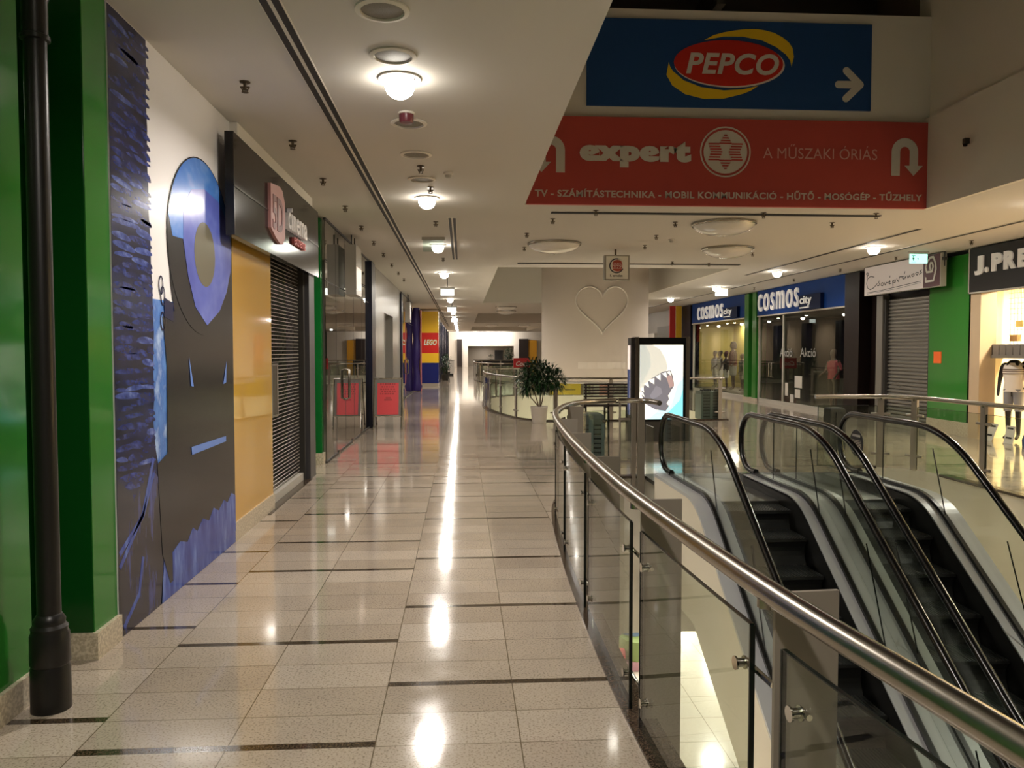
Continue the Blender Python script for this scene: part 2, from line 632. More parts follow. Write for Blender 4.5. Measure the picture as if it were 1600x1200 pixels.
# ------------------------------------------------------------------ lamps, sprinklers and other ceiling fittings
def downlight(x, y, label, group, watts=None, z=CEIL, size=.2):
    t = thing('ceiling_downlight', label, 'ceiling lamp', (x, y, z), group)
    MB().lathe([(.155, 0), (.155, -.012), (.125, -.02), (.115, -.004), (.115, 0)], (x, y, z), 24).build('trim_ring', M_WHITE, t, True)
    MB().lathe([(.1, -.004), (.108, -.03), (.108, -.07), (.09, -.11), (.055, -.138), (.01, -.148)], (x, y, z), 20).build('lens', M_LENS, t, True)
    area_light('lamp_light', (x, y, z - .152), size, watts or LAMP_W, parent=t, spread=165)
    return t
LY_ = [1.1, 5.93, 10.47, 15.12, 20.41, 25.5, 30.7, 36, 41.2, 46.4, 51.6, 56.8, 62, 67.2, 72.4, 77.6]
for i, y in enumerate(LY_):
    downlight(-.45, y, 'lit round downlight over the long aisle, %s along the row from the near end' % ORD[i], 'downlights over the long aisle')
RY_ = [5.2, 10.2, 14.88, 19.57, 24.34, 29.78, 35, 40.2, 45.4, 50.6, 56, 62, 68, 74]
for i, y in enumerate(RY_):
    downlight(7.9, y, 'lit round downlight on the far aisle, %s from the near end' % ORD[i], 'downlights over the far aisle', watts=LAMP_W * .8)

M_GRILLE = speckled('grille_grey', '#8f897e', '#6d685f', .6, 300)
def grille(x, y, label):
    t = thing('ceiling_speaker', label, 'speaker', (x, y, CEIL), 'round ceiling speakers')
    MB().lathe([(.16, 0), (.16, -.01), (.13, -.016), (.125, 0)], (x, y, CEIL), 24).build('rim', M_WHITE, t, True)
    MB().lathe([(.124, -.003), (.1, -.007), (.01, -.008)], (x, y, CEIL), 20).build('grille', M_GRILLE, t, True)
for i, y in enumerate([4.76, 5.48, 7.07, 8.18, 9.35]):
    grille(-.46, y, 'unlit round white ceiling disc in the row of aisle lamps, %s from the near end' % ORD[i])
t = thing('fire_sounder', 'small red drum-shaped fire sounder on the ceiling beyond the nearest lit downlight', 'alarm', (-.46, 6.77, CEIL))
MB().lathe([(.062, 0), (.06, -.07), (.05, -.085), (.01, -.09)], (-.46, 6.77, CEIL), 20).build('body', mat('alarm_red', '#6d2f38', .35), t, True)
MB().lathe([(.07, 0), (.07, -.015), (.06, -.018)], (-.46, 6.77, CEIL), 20).build('base', M_WHITE, t, True)

M_BRASS = mat('sprinkler_metal', '#5f5240', .4, .7)
def sprinkler(x, y, label, group):
    m = MB()
    m.lathe([(.04, 0), (.04, -.006), (.014, -.01), (.012, -.05), (.02, -.052), (.02, -.06), (.005, -.062)], (x, y, CEIL), 12)
    m.box(x - .035, x + .035, y - .006, y + .006, CEIL - .045, CEIL - .035)
    m.cyl((x - .03, y, CEIL - .04), (x - .012, y, CEIL - .075), .004, n=6).cyl((x + .03, y, CEIL - .04), (x + .012, y, CEIL - .075), .004, n=6)
    m.lathe([(.026, -.075), (.026, -.079), (.004, -.08)], (x, y, CEIL), 12)
    o = m.build('sprinkler_head', M_BRASS, None, True)
    tag(o, label, 'sprinkler', group)
for i, y in enumerate([4.35, 6.08, 7.74, 9.39, 11.14, 12.89, 14.67, 16.48, 18.4, 20.3, 22.2]):
    sprinkler(-1.6, y, 'small ceiling sprinkler between the shopfronts and the long slot, %s from the near end' % ORD[i], 'sprinklers along the shopfronts')
for i, (x, y) in enumerate([(-.44, 8.7), (-.38, 9.8), (-.4, 12.4), (-.4, 17.2)]):
    sprinkler(x, y, 'small sprinkler in the row of aisle downlights, %s from the near end' % ORD[i], 'sprinklers between the downlights')
for i, (x, y) in enumerate([(1.9, 11.25), (4.35, 11.3), (6.0, 11.25), (1.37, 12.0), (3.3, 12.2), (1.1, 13.5), (1.2, 15.3), (3.35, 13.6), (3.45, 14.9), (5.75, 12.1), (5.9, 15.9), (4.7, 17.6), (5.6, 17.8)]):
    sprinkler(x, y, 'small sprinkler on the ceiling around the glass domes, %s from the big red sign' % ORD[i], 'sprinklers around the dome lights')
for i, y in enumerate([9.0, 11.6, 13.9, 16.4, 18.9, 21.6, 24.6]):
    sprinkler(9.2, y, 'small sprinkler over the row of open shops beyond the escalators, %s from the near end' % ORD[i], 'sprinklers along the far aisle')
def detector(x, y, label):
    t = thing('smoke_detector', label, 'smoke detector', (x, y, CEIL), 'smoke detectors')
    MB().lathe([(.055, 0), (.055, -.02), (.045, -.026)], (x, y, CEIL), 18).build('base', M_WHITE, t, True)
    MB().lathe([(.038, -.024), (.034, -.05), (.02, -.058), (.004, -.06)], (x, y, CEIL), 18).build('sensor', M_LGREY, t, True)
detector(3.75, 14.1, 'round white smoke detector on the ceiling before the burger sign')
detector(-.15, 9.0, 'round white smoke detector beside the row of aisle downlights')

# linear slot diffusers: dark slots between pale lips
def slot(name, x0, x1, y0, y1, label, two=True, along='y', group=None):
    t = thing(name, label, 'air vent', (x0, y0, CEIL), group)
    z = CEIL
    if along == 'y':
        w = (x1 - x0) / (2.6 if two else 1)
        MB().box(x0 - .008, x1 + .008, y0, y1, z - .006, z).build('lip', M_WHITE, t)
        MB().box(x0, x0 + w, y0 + .01, y1 - .01, z - .009, z - .005).build('slot', M_BLACKM, t)
        if two:
            MB().box(x1 - w, x1, y0 + .01, y1 - .01, z - .009, z - .005).build('slot', M_BLACKM, t)
    else:
        MB().box(x0, x1, y0 - .003, y1 + .012, z - .006, z).build('lip', M_WHITE, t)
        MB().box(x0 + .01, x1 - .01, y0, y1, z - .02, z - .005).build('slot', M_BLACKM, t)
slot('slot_diffuser', -1.145, -1.03, 2.0, 66, 'very long double black slot vent running along the aisle ceiling')
slot('slot_diffuser', -.2, -.09, 12.0, 17.4, 'short double black slot vent beside the aisle downlights')
slot('slot_diffuser', 1.27, 6.15, 11.36, 11.46, 'single dark slot vent just under the big red sign', False, 'x')
slot('slot_diffuser', 1.25, 6.4, 17.98, 18.1, 'single dark slot vent behind the hanging burger sign', False, 'x')
slot('slot_diffuser', 7.42, 7.5, 12.6, 20.6, 'thin slot vent beside the far-aisle downlights, the shorter one', False)
slot('slot_diffuser', 8.55, 8.63, 8, 60, 'thin slot vent running above the blue and white shop signs, the longer one', False)

# unlit glass dome lamps
M_DOME = mat('dome_glass', '#e9e4da', .14, spec=.6, coat=.5)
DW = ['the largest dome, nearest the big red sign', 'the dome nearest the long aisle', 'the dome over the advertising screen']
for (x, y), w in zip([(4.08, 12.25), (1.71, 14.7), (5.15, 15.2)], DW):
    t = thing('dome_lamp', 'unlit shallow glass ceiling dome lamp, ' + w, 'ceiling lamp', (x, y, CEIL), 'unlit dome lamps')
    MB().lathe([(.5, 0), (.5, -.03), (.485, -.045), (.47, -.03)], (x, y, CEIL), 40).build('rim', M_STEEL, t, True)
    MB().lathe([(.475, -.03), (.45, -.075), (.38, -.125), (.27, -.165), (.13, -.187), (.01, -.192)], (x, y, CEIL), 40).build('bowl', M_DOME, t, True)
    MB().lathe([(.02, -.19), (.022, -.205), (.006, -.212)], (x, y, CEIL), 12).build('finial', M_CHROME, t, True)
for i, (x, y) in enumerate([(2.0, 36.0), (4.6, 36.3), (2.2, 39.6), (4.7, 39.8), (2.3, 61), (4.8, 61.5)]):
    t = thing('dome_lamp', 'far unlit ceiling dome beyond the heart drum, %s from the near end' % ORD[i], 'ceiling lamp', (x, y, CEIL), 'unlit dome lamps')
    MB().lathe([(.5, 0), (.5, -.03), (.485, -.045), (.47, -.03)], (x, y, CEIL), 24).build('rim', M_STEEL, t, True)
    MB().lathe([(.475, -.03), (.45, -.075), (.38, -.125), (.27, -.165), (.13, -.187), (.01, -.192)], (x, y, CEIL), 24).build('bowl', M_DOME, t, True)

# exit signs: a slim housing with a lit pane hanging under it
def exit_sign(x, y, w, h, zt, label, pane, pict=True, group='hanging exit signs'):
    t = thing('exit_sign', label, 'exit sign', (x, y, zt), group)
    MB().box(x - w / 2 - .02, x + w / 2 + .02, y - .03, y + .03, zt - .05, zt).build('housing', M_LGREY, t)
    if zt < CEIL - .01:
        MB().cyl((x, y, zt), (x, y, CEIL), .012, n=8).build('hanger', M_DGREY, t)
    p = MB().box(x - w / 2, x + w / 2, y - .008, y + .008, zt - .05 - h, zt - .05).build('pane', pane, t)
    if pict:
        m = MB()
        O = (x - w / 2, y - .008, zt - .05 - h)
        m.plate([(.03, .03), (.13, .03), (.13, .036), (.03, .036)], O, *FW)
        m.plate([(.04, h - .03), (.12, h - .03), (.12, h - .04), (.04, h - .04)], O, *FW)
        m.plate(ellipse(.075, h * .72, .012, .012, 10), O, *FW)
        m.plate([(.06, h * .64), (.09, h * .62), (.1, h * .45), (.085, h * .43), (.09, h * .3), (.08, h * .28), (.065, h * .42), (.055, h * .45)], O, *FW)
        m.plate([(.15, h * .5), (.18, h * .62), (.18, h * .38)], O, *FW)
        m.build('pictogram', mat('exit_mark', '#3f8a78', .5), p)
    return t
exit_sign(9.16, 15.5, .37, .19, CEIL, 'pale green lit exit sign above the handwritten white shop sign', M_EXITG)
exit_sign(8.12, 24.5, .38, .2, CEIL - .02, 'bright white lit exit sign above the farther blue shop front', M_EXITW, False)
exit_sign(-.5, 14.1, .36, .2, CEIL, 'clear hanging exit pane just before the third lit downlight of the long aisle', glass('exit_clear', '#e8f2ee'), False)
exit_sign(-.4, 22, .36, .18, CEIL - .24, 'bright white exit sign on a short rod, nearest of those in the long aisle', M_EXITW, False)
exit_sign(-.42, 33.5, .36, .2, CEIL - .12, 'bright white exit sign on a short rod, second of those in the long aisle', M_EXITW, False)
exit_sign(-.42, 45, .36, .2, CEIL - .12, 'bright white exit sign far down the long aisle', M_EXITW, False)

# ------------------------------------------------------------------ shopfront side of the long aisle
L0 = -2.02
# near green lacquered wall
w = MB().box(-2.5, -2.1, -4, 3.96, .14, CEIL)
struct('wall_left', w, M_GREEN)
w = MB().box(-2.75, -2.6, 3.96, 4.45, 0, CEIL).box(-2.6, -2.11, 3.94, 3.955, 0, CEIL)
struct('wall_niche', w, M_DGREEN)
w = MB().box(-2.6, L0 - .005, 4.45, 4.74, .14, CEIL)
o = struct('wall_pier', w, [M_GREEN, M_DGREEN])
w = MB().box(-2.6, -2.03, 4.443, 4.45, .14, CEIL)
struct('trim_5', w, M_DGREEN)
struct('baseboard_left', MB().box(-2.5, -2.075, -4, 3.965, 0, .145), M_STONE)
struct('baseboard_pier', MB().box(-2.6, -2.0, 4.43, 4.745, 0, .15), M_STONE)
# cast iron downpipe
M_IRON = mat('cast_iron', '#1f1d1b', .35, .2, spec=.5)
t = thing('cast_iron_downpipe', 'black cast iron drainpipe standing in the dark green niche', 'drainpipe', (-2.0, 3.86, 0))
PX, PY = -1.955, 3.84
MB().lathe([(.052, .3), (.05, 2.9), (.047, CEIL - .01)], (PX, PY, 0), 24).build('shaft', M_IRON, t, True)
MB().lathe([(.088, 0), (.086, .2), (.081, .215), (.088, .225), (.086, .36), (.079, .375), (.081, .395), (.068, .41), (.07, .43), (.055, .455), (.05, .46)], (PX, PY, 0), 28).build('base_collar', M_IRON, t, True)
MB().lathe([(.05, 3.12), (.063, 3.125), (.063, 3.145), (.055, 3.15), (.055, 3.3), (.06, 3.32), (.064, 3.335), (.075, 3.35), (.075, 3.42), (.083, 3.425), (.083, 3.45), (.05, 3.455)], (PX, PY, 0), 24).build('upper_collar', M_IRON, t, True)

# printed mural on the aisle wall
def banded(name, a, b, c, sy, sz, rough=.2, wave=0):
    m = mat(name, a, rough, spec=.5)
    t = NT(m)
    x, y, z = t.xyz(t.pos())
    v = t.comb(t.m('MULTIPLY', x, 1.0), t.m('MULTIPLY', y, sy), t.m('MULTIPLY', t.m('ADD', z, t.m('MULTIPLY', t.m('SINE', t.m('MULTIPLY', y, 5.0)), .05)), sz))
    f = t.noise(1.0, 4, v, .6)
    if wave:
        ph = t.m('ADD', t.m('MULTIPLY', z, 2 * pi / wave), t.m('ADD', t.m('MULTIPLY', t.noise(2.2, 3, t.comb(x, t.m('MULTIPLY', y, 1.6), z)), 9.0), t.m('MULTIPLY', y, -6.0)))
        f = t.m('ADD', t.m('ADD', t.m('MULTIPLY', f, .7), .14), t.m('MULTIPLY', t.m('SINE', ph), .16))
    t.l.new(t.ramp(f, [(.36, lin(a)), (.52, lin(b)), (.68, lin(c))]), t.n['Principled BSDF'].inputs['Base Color'])
    return m
M_ROPE = banded('mural_rope', '#0c1028', '#151b40', '#222c5c', 3, 12)
M_STRAND = banded('mural_strand', '#141b44', '#222e6a', '#3c4d97', 9, 22)
M_STRANDL = banded('mural_strand_light', '#26336f', '#42569f', '#7386c4', 9, 22)
M_BARK = banded('mural_dark_bark', '#26242c', '#33323f', '#4b55a0', 7, 1.6)
M_SEA = banded('mural_sea', '#5f8fd6', '#4c78c4', '#a9c4ea', 6, 4)
M_GRASS = banded('mural_grass', '#2c3f92', '#4058ac', '#6a86cf', 9, 2)
M_PALE = mat('mural_pale_sky', '#f6f3f2', .2, spec=.5)
M_INK = mat('mural_dark_figure', '#242328', .2, spec=.5)
M_INKB = mat('mural_navy', '#141a44', .2)
M_RING = banded('mural_ring', '#4a55a8', '#5f6cc0', '#7f90d8', .8, 1.0)
M_RING2 = banded('mural_ring_top', '#3f6fc4', '#4f83d2', '#86a9e2', 1.0, 2.0)
M_OLIVE = mat('mural_olive', '#6b6757', .2)
M_MBLUE = mat('mural_light_blue', '#6a8fdc', .2)
O = (L0, 0, 0)
m = MB()
m.box(L0 - .05, L0 + .002, 4.74, 7.14, .0, CEIL, 0)
def mp(poly, layer, mi):
    m.plate(poly, O, *LW, .001 + .0012 * layer, .002 + .0012 * layer, mi)
mp([(5.2, 2.04), (5.75, 2.04), (5.75, .7), (5.2, .7)], 1, 2)
mp([(4.742, 3.685), (5.3, 3.685), (5.3, 3.45), (5.285, 3.3), (5.3, 3.13), (5.285, 2.95), (5.3, 2.76), (5.3, 2.58), (5.32, 2.4), (5.32, 2.25), (5.34, 2.11), (5.335, 1.95), (5.35, 1.82), (5.325, 1.6), (5.335, 1.4), (5.31, 1.25), (5.34, 1.06), (5.38, .95), (5.42, .85), (5.46, .61), (4.742, .61)], 2, 1)
rr = random.Random(3)
z_ = 3.62
while z_ > .62:
    dz = rr.uniform(.045, .07)
    u_ = 4.75 + rr.uniform(-.1, .1)
    k_ = 0
    while u_ < 5.3:
        L_ = rr.uniform(.16, .5)
        u1 = min(u_ + L_, 5.345)
        ua = max(u_, 4.743)
        if u1 - ua > .08:
            h_ = dz * rr.uniform(.35, .6)
            c_ = z_ + rr.uniform(-.012, .012)
            ti = rr.uniform(-.035, .015)
            top = [(ua + (u1 - ua) * (1 - cos(pi * q / 8)) / 2, c_ + ti * q / 8 + h_ * sin(pi * q / 8)) for q in range(9)]
            bot = [(ua + (u1 - ua) * (1 - cos(pi * q / 8)) / 2, c_ + ti * q / 8 - h_ * .5 * sin(pi * q / 8)) for q in range(8, -1, -1)][1:-1]
            mp(top + bot, 2.3 + .12 * k_, 12 if rr.random() < (.1 if z_ > 2.7 or z_ < 1.3 else .3) else 11)
        u_ += L_ * rr.uniform(.75, 1.0)
        k_ += 1
    z_ -= dz
mp([(4.742, .95), (5.0, .8), (5.25, .95), (5.46, .8), (5.5, .61), (5.4, .002), (4.742, .002)], 3, 3)
for a, b in [((4.76, .42), (5.3, 1.0)), ((4.76, .5), (5.3, .9)), ((4.8, .05), (5.1, .4))]:
    mp(band([a, ((a[0] + b[0]) / 2 + .08, (a[1] + b[1]) / 2 - .04), b], .035), 4, 4)
mp([(5.38, .002), (5.45, .35), (5.89, .36), (6.3, .3), (7.135, .5), (7.135, .002)], 3, 4)
body = [(5.63, 2.4), (5.66, 2.15), (5.72, 1.98), (5.5, 1.93), (5.56, 1.6), (5.54, 1.0), (5.36, .95), (5.42, .33), (5.55, .1), (7.135, .1), (7.135, 2.7), (7.0, 2.5)]
mp(body, 5, 5)
mp([(5.6, .3), (5.75, .34), (5.9, .3), (6.02, .38), (6.12, .33), (6.25, .4), (6.4, .35), (6.52, .43), (6.65, .38), (6.8, .44), (6.9, .4), (7.02, .46), (7.135, .42), (7.135, .1), (5.6, .1)], 6, 4)
big = ellipse(6.36, 2.5, .76, .68, 48)
big = [(min(u, 7.135), v) for u, v in big]
mp(big, 7, 5)
mp([(min(u, 7.135), v) for u, v in arc(6.36, 2.5, .75, .67, 12, 168, 30)] + [(5.7, 2.5), (7.05, 2.55)], 8, 7)
mp([(5.92, 2.75), (6.1, 2.9), (6.4, 2.96), (6.75, 2.93), (7.0, 2.8), (7.1, 2.6), (7.08, 2.4), (6.95, 2.2), (6.75, 2.03), (6.42, 1.9), (6.15, 2.03), (6.0, 2.25), (5.91, 2.5)], 9, 6)
mp(ellipse(6.39, 2.45, .25, .25, 28), 10, 8)
mp([(5.99, 1.65), (6.08, 1.43), (6.02, 1.44)], 9, 9)
mp([(6.92, 1.61), (6.82, 1.42), (6.9, 1.43)], 9, 9)
mp([(6.01, .985), (6.87, .975), (6.87, .93), (6.02, .925)], 9, 9)
mp([(6.94, 3.0), (7.1, 2.7), (6.94, 2.72)], 11, 10)
for c in [(5.48, 2.14), (5.51, 2.07), (5.5, 1.9)]:
    m.plate(band(arc(c[0], c[1], .035, .06, 0, 360, 16), .012), O, *LW, .007, .008, 10)
mp([(5.53, 2.06), (5.7, 2.03), (5.7, 1.9), (5.53, 1.93)], 6, 10)
mo = m.build('wall_mural', [M_PALE, M_ROPE, M_SEA, M_BARK, M_GRASS, M_INK, M_RING, M_RING2, M_OLIVE, M_MBLUE, M_INKB, M_STRAND, M_STRANDL])
tag(mo, 'tall printed blue mural with a dark one-ringed figure and coiled rope on pale wall', 'mural')
struct('wall_behind_mural', MB().box(-2.6, L0 - .05, 4.74, 7.14, 0, CEIL), M_WHITE)

# ochre panel, roller grille, black sign box
struct('wall_ochre', MB().box(-2.5, -2.03, 7.14, 8.62, .16, 2.75), M_YELLOWP)
struct('baseboard_ochre', MB().box(-2.5, -2.015, 7.145, 8.63, 0, .165), M_STONE)
struct('wall_above_sign', MB().box(-2.5, -1.951, 7.14, 10.62, 2.8, CEIL).box(-2.5, -2.1, 10.62, 11.3, 2.8, CEIL), M_WHITE)
t = thing('roller_grille', 'closed black wire roller grille beside the ochre panel', 'shutter', (-2.15, 8.65, 0))
g = MB()
for i in range(62):
    z = .09 + i * .0435
    g.tube([(-2.13, 8.66, z), (-2.13, 10.54, z)], .0045, 5)
for k in range(26):
    y = 8.69 + k * .073
    for i in range(0, 62):
        z = .09 + i * .0435
        g.add([(-2.131, y - .003 + (.0365 if i % 2 else 0), z), (-2.131, y + .003 + (.0365 if i % 2 else 0), z), (-2.131, y + .003 + (.0365 if i % 2 else 0), z + .0435), (-2.131, y - .003 + (.0365 if i % 2 else 0), z + .0435)], [(0, 1, 2, 3)])
g.build('wire_mesh', mat('grille_wire', '#a39e95', .4, .5), t)
MB().box(-2.17, -2.08, 8.64, 10.55, .005, .1).build('bottom_bar', M_LGREY, t)
MB().box(-2.2, -2.08, 8.62, 8.68, 0, 2.8).build('guide_rail', M_DGREY, t)
MB().box(-2.2, -2.06, 10.5, 10.575, 0, 2.8).build('guide_rail', M_DGREY, t)
lk = MB().box(-2.125, -2.11, 8.95, 9.0, .95, 1.55).box(-2.125, -2.11, 9.22, 9.27, .95, 1.55)
for zz in (.95, 1.53):
    lk.box(-2.125, -2.11, 8.95, 9.27, zz, zz + .025)
for k in range(5):
    lk.box(-2.125, -2.112, 9.03 + k * .036, 9.038 + k * .036, .95, 1.55)
lk.build('letter_hatch', M_ALU, t)
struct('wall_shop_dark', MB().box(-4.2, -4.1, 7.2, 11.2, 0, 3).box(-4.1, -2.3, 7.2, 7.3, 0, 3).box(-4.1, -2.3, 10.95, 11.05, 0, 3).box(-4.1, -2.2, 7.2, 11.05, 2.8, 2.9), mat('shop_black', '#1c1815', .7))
struct('trim_6', MB().box(-2.3, -2.0, 10.58, 10.95, 0, 2.8), mat('jamb_grey', '#47474a', .35))
struct('trim_7', MB().box(-2.03, -1.98, 8.3, 10.6, .0, .006).box(-2.3, -2.03, 8.62, 10.6, 0, .004), M_GRANITE)

M_SIGNK = mat('sign_black', '#1c1b1a', .14, spec=.22)
t = thing('cinema_sign', 'black fascia sign with a pink emblem above the roller grille', 'shop sign', (-1.95, 8.6, 2.66))
MB().box(-1.95, -1.88, 6.75, 10.62, 2.66, 3.51).build('box', M_SIGNK, t)
MB().box(-1.881, -1.874, 6.75, 10.62, 3.06, 3.075).box(-1.881, -1.876, 6.75, 6.765, 2.66, 3.51).build('joint', M_BLACK, t)
O = (-1.88, 0, 0)
lg = MB().plate([(7.91, 2.9), (7.91, 3.33), (8.3, 3.37), (8.42, 3.35), (8.52, 3.25), (8.54, 3.05), (8.52, 2.88), (8.42, 2.8), (8.3, 2.79), (8.1, 2.83)], O, *LW, 0, .03).build('emblem', mat('pink_red', '#d39a97', .4), t)
lettering(MB(), '5D', (-1.88, 7.97, 2.9), *LW, .46, .34, .036, .02, 0, .9, solid=.006).build('lettering', mat('emblem_dark', '#8c5452', .4), lg)
lettering(MB(), 'cinema', (-1.88, 8.6, 3.0), *LW, 1.02, .24, .05, .012, solid=.05).build('lettering', mat('letter_cream', '#d8d0c8', .4, emit='#d8d0c8', estr=.12), t)
lettering(MB(), 'extreme', (-1.88, 8.98, 2.88), *LW, .64, .1, .03, .008, solid=.03).build('lettering', mat('letter_pink', '#c2605c', .4), t)

# green glass pier and the first glazed shop
struct('wall_green_pier', MB().box(-2.32, -2.09, 11.95, 12.1, .16, 3.66).box(-2.6, -2.32, 11.05, 12.1, 0, CEIL), mat('pier_green', '#126b2e', .12, coat=.15))
struct('trim_8', MB().box(-2.6, -2.14, 10.95, 11.1, 0, 3.66), mat('pale_green', '#7fae6a', .15))
struct('baseboard_2', MB().box(-2.34, -2.07, 11.94, 12.12, 0, .17), M_STONE)
M_FRAMEB = mat('frame_navy', '#12142a', .3)
def glazed(name, idx, x, y0, y1, muls, doors=(), transom=2.75):
    w = thing('window_%d' % idx, None, None, (x, y0, 0))
    w['kind'] = 'structure'
    ys = [y0] + muls + [y1]
    for a, b in zip(ys[:-1], ys[1:]):
        MB().box(x - .006, x + .006, a + .008, b - .008, .03, transom - .006).build('pane', M_SHOPG, w)
        MB().box(x - .006, x + .006, a + .008, b - .008, transom + .006, CEIL - .03).build('pane', M_SHOPG, w)
    f = MB().box(x - .02, x + .02, y0, y1, 0, .03).box(x - .02, x + .02, y0, y1, CEIL - .03, CEIL).box(x - .012, x + .012, y0, y1, transom - .006, transom + .006)
    for a in muls:
        f.box(x - .008, x + .008, a - .006, a + .006, .03, CEIL)
    f.build('window_frame', M_DGREY, w)
    for y in doors:
        h = MB()
        for s in (-1, 1):
            h.tube([(x + .01, y + s * .07, .85), (x + .07, y + s * .07, .87), (x + .07, y + s * .07, 1.36), (x + .01, y + s * .07, 1.38)], .014, 8)
        h.build('door_handle', M_STEEL, w, True)
        MB().box(x - .02, x + .025, y - .9, y - .78, 0, .06).box(x - .02, x + .025, y + .78, y + .9, 0, .06).build('hinge', M_STEEL, w)
    return w
glazed('shop', 1, -2.05, 12.1, 17.6, [13.1, 14.1, 15.2, 16.4], doors=(14.1,))
M_SHOPW = mat('shop_grey_wall', '#7b766c', .6)
struct('wall_shop_grey', MB().box(-6.2, -6, 11.2, 18, 0, CEIL).box(-6, -2.6, 11.2, 11.3, 0, CEIL).box(-6, -2.3, 17.75, 17.9, 0, CEIL), M_SHOPW)
for i, (x, y) in enumerate([(-3.5, 13.2), (-3.5, 15.8)]):
    area_light('shop_light', (x, y, CEIL - .03), .5, 9)
# furniture glimpsed inside the glazed shop
for i, (x, y, lab) in enumerate([(-3.6, 13.6, 'low dark counter behind the glass, nearer the green pier'), (-4.6, 16.2, 'low dark counter deep inside the glazed shop')]):
    t = thing('shop_counter', lab, 'counter', (x, y, 0), 'counters in the glazed shop')
    MB().box(x - .4, x + .4, y - .8, y + .8, 0, .85).build('body', M_DGREY, t)
    MB().box(x - .44, x + .44, y - .84, y + .84, .85, .89).build('top', M_LGREY, t)
t = thing('bar_stool', 'black round bar stool behind the shop glass beside the door', 'stool', (-2.9, 14.8, 0))
MB().lathe([(.17, .72), (.18, .74), (.17, .78), (.05, .79)], (-2.9, 14.8, 0), 18).build('seat', M_BLACK, t, True)
MB().cyl((-2.9, 14.8, .02), (-2.9, 14.8, .73), .025).build('column', M_CHROME, t, True)
MB().lathe([(.2, 0), (.19, .02), (.03, .04)], (-2.9, 14.8, 0), 18).build('foot', M_CHROME, t, True)

def blade(x0, x1, y, z0, z1, label):
    t = thing('blade_sign', label, 'hanging sign', ((x0 + x1) / 2, y, z0), 'white blade signs')
    MB().box(x0, x1, y - .35, y + .35, z0, z1).build('box', mat('blade_grey', '#bdb9b1', .25), t)
    MB().box(x0 + .015, x1 + .003, y - .33, y + .33, z0 + .1, z0 + .48).build('face', mat('blade_face', '#e8dcd4', .3, emit='#ffe9dc', estr=.35), t)
    for yy in (y - .2, y + .2):
        MB().cyl(((x0 + x1) / 2, yy, z1), ((x0 + x1) / 2, yy, CEIL), .012, n=8).build('hanger', M_DGREY, t)
blade(-1.99, -1.8, 14.1, 2.66, 3.51, 'white box sign hung in front of the first glazed shop')
blade(-1.99, -1.82, 28.4, 2.7, 3.4, 'white box sign hung in front of the second, farther glazed shop')

# poster stand on the aisle in front of the glass
t = thing('poster_stand', 'silver A-frame pavement stand with a red poster', 'sign stand', (-1.61, 17.2, 0))
def aframe_side(s):
    yb, yt = 17.2 - s * .0, 17.45
    y_at = lambda z: yb + (yt - yb) * z / 1.1 if s == 1 else 17.9 + (yt - 17.9) * z / 1.1
    f = MB()
    for x in (-1.91, -1.31):
        f.tube([(x, y_at(0), 0.0), (x, y_at(1.1), 1.1)], .017, 8)
    for z in (.29, 1.09):
        f.tube([(-1.92, y_at(z), z), (-1.3, y_at(z), z)], .016, 8)
    return f, y_at
f, y_at = aframe_side(1)
f.build('front_frame', M_CHROME, t, True)
b, yb = aframe_side(2)
b.build('rear_frame', M_CHROME, t, True)
bd = MB().add([(-1.9, y_at(.3), .3), (-1.32, y_at(.3), .3), (-1.32, y_at(1.08), 1.08), (-1.9, y_at(1.08), 1.08), (-1.9, y_at(.3) + .012, .3), (-1.32, y_at(.3) + .012, .3), (-1.32, y_at(1.08) + .012, 1.08), (-1.9, y_at(1.08) + .012, 1.08)], [(0, 1, 2, 3), (7, 6, 5, 4), (0, 4, 5, 1), (1, 5, 6, 2), (2, 6, 7, 3), (3, 7, 4, 0)])
bd.build('board', mat('board_grey', '#6d685f', .5), t)
def on_a(u, z):
    return (u, y_at(z) - .004, z)
ps = MB().quad(on_a(-1.84, .32), on_a(-1.38, .32), on_a(-1.38, 1.0), on_a(-1.84, 1.0)).build('poster', mat('poster_red', '#cf3f42', .4), t)
q = MB()
def bar(u0, u1, z0, z1):
    q.quad(*[(a, y_at(z) - .007, z) for a, z in ((u0, z0), (u1, z0), (u1, z1), (u0, z1))])
for j, z in enumerate([.95, .9, .85, .8, .75]):
    k0 = -1.78 + .03 * (j % 2)
    while k0 < -1.47:
        wd = random.uniform(.02, .05)
        bar(k0, k0 + wd, z, z + (.03 if j else .045))
        k0 += wd + .02
bar(-1.66, -1.55, .66, .69)
bar(-1.69, -1.52, .62, .65)
q.build('print', mat('poster_print', '#9a2f30', .5), ps)

# navy column, pale wall with a dark lift opening, second glazed shop
struct('trim_9', MB().box(-2.4, -1.97, 17.62, 18.3, 0, 3.66).box(-2.4, -1.99, 26.5, 27.0, 0, 3.6), M_FRAMEB)
struct('wall_lift', MB().box(-2.5, -2.05, 18.3, 21.2, 0, CEIL).box(-2.5, -2.05, 23.6, 26.5, 0, CEIL).box(-2.5, -2.05, 21.2, 23.6, 2.7, CEIL), mat('lift_wall', '#918d84', .25, spec=.5))
d = thing('door_1', None, None, (-2.3, 22.4, 0))
d['kind'] = 'structure'
MB().box(-2.45, -2.35, 21.2, 22.39, 0, 2.7).build('door_leaf', M_GREY, d)
MB().box(-2.45, -2.35, 22.41, 23.6, 0, 2.7).build('door_leaf', M_GREY, d)
MB().box(-2.36, -2.03, 21.2, 21.26, 0, 2.7).box(-2.36, -2.03, 23.54, 23.6, 0, 2.7).build('door_frame', M_ALU, d)
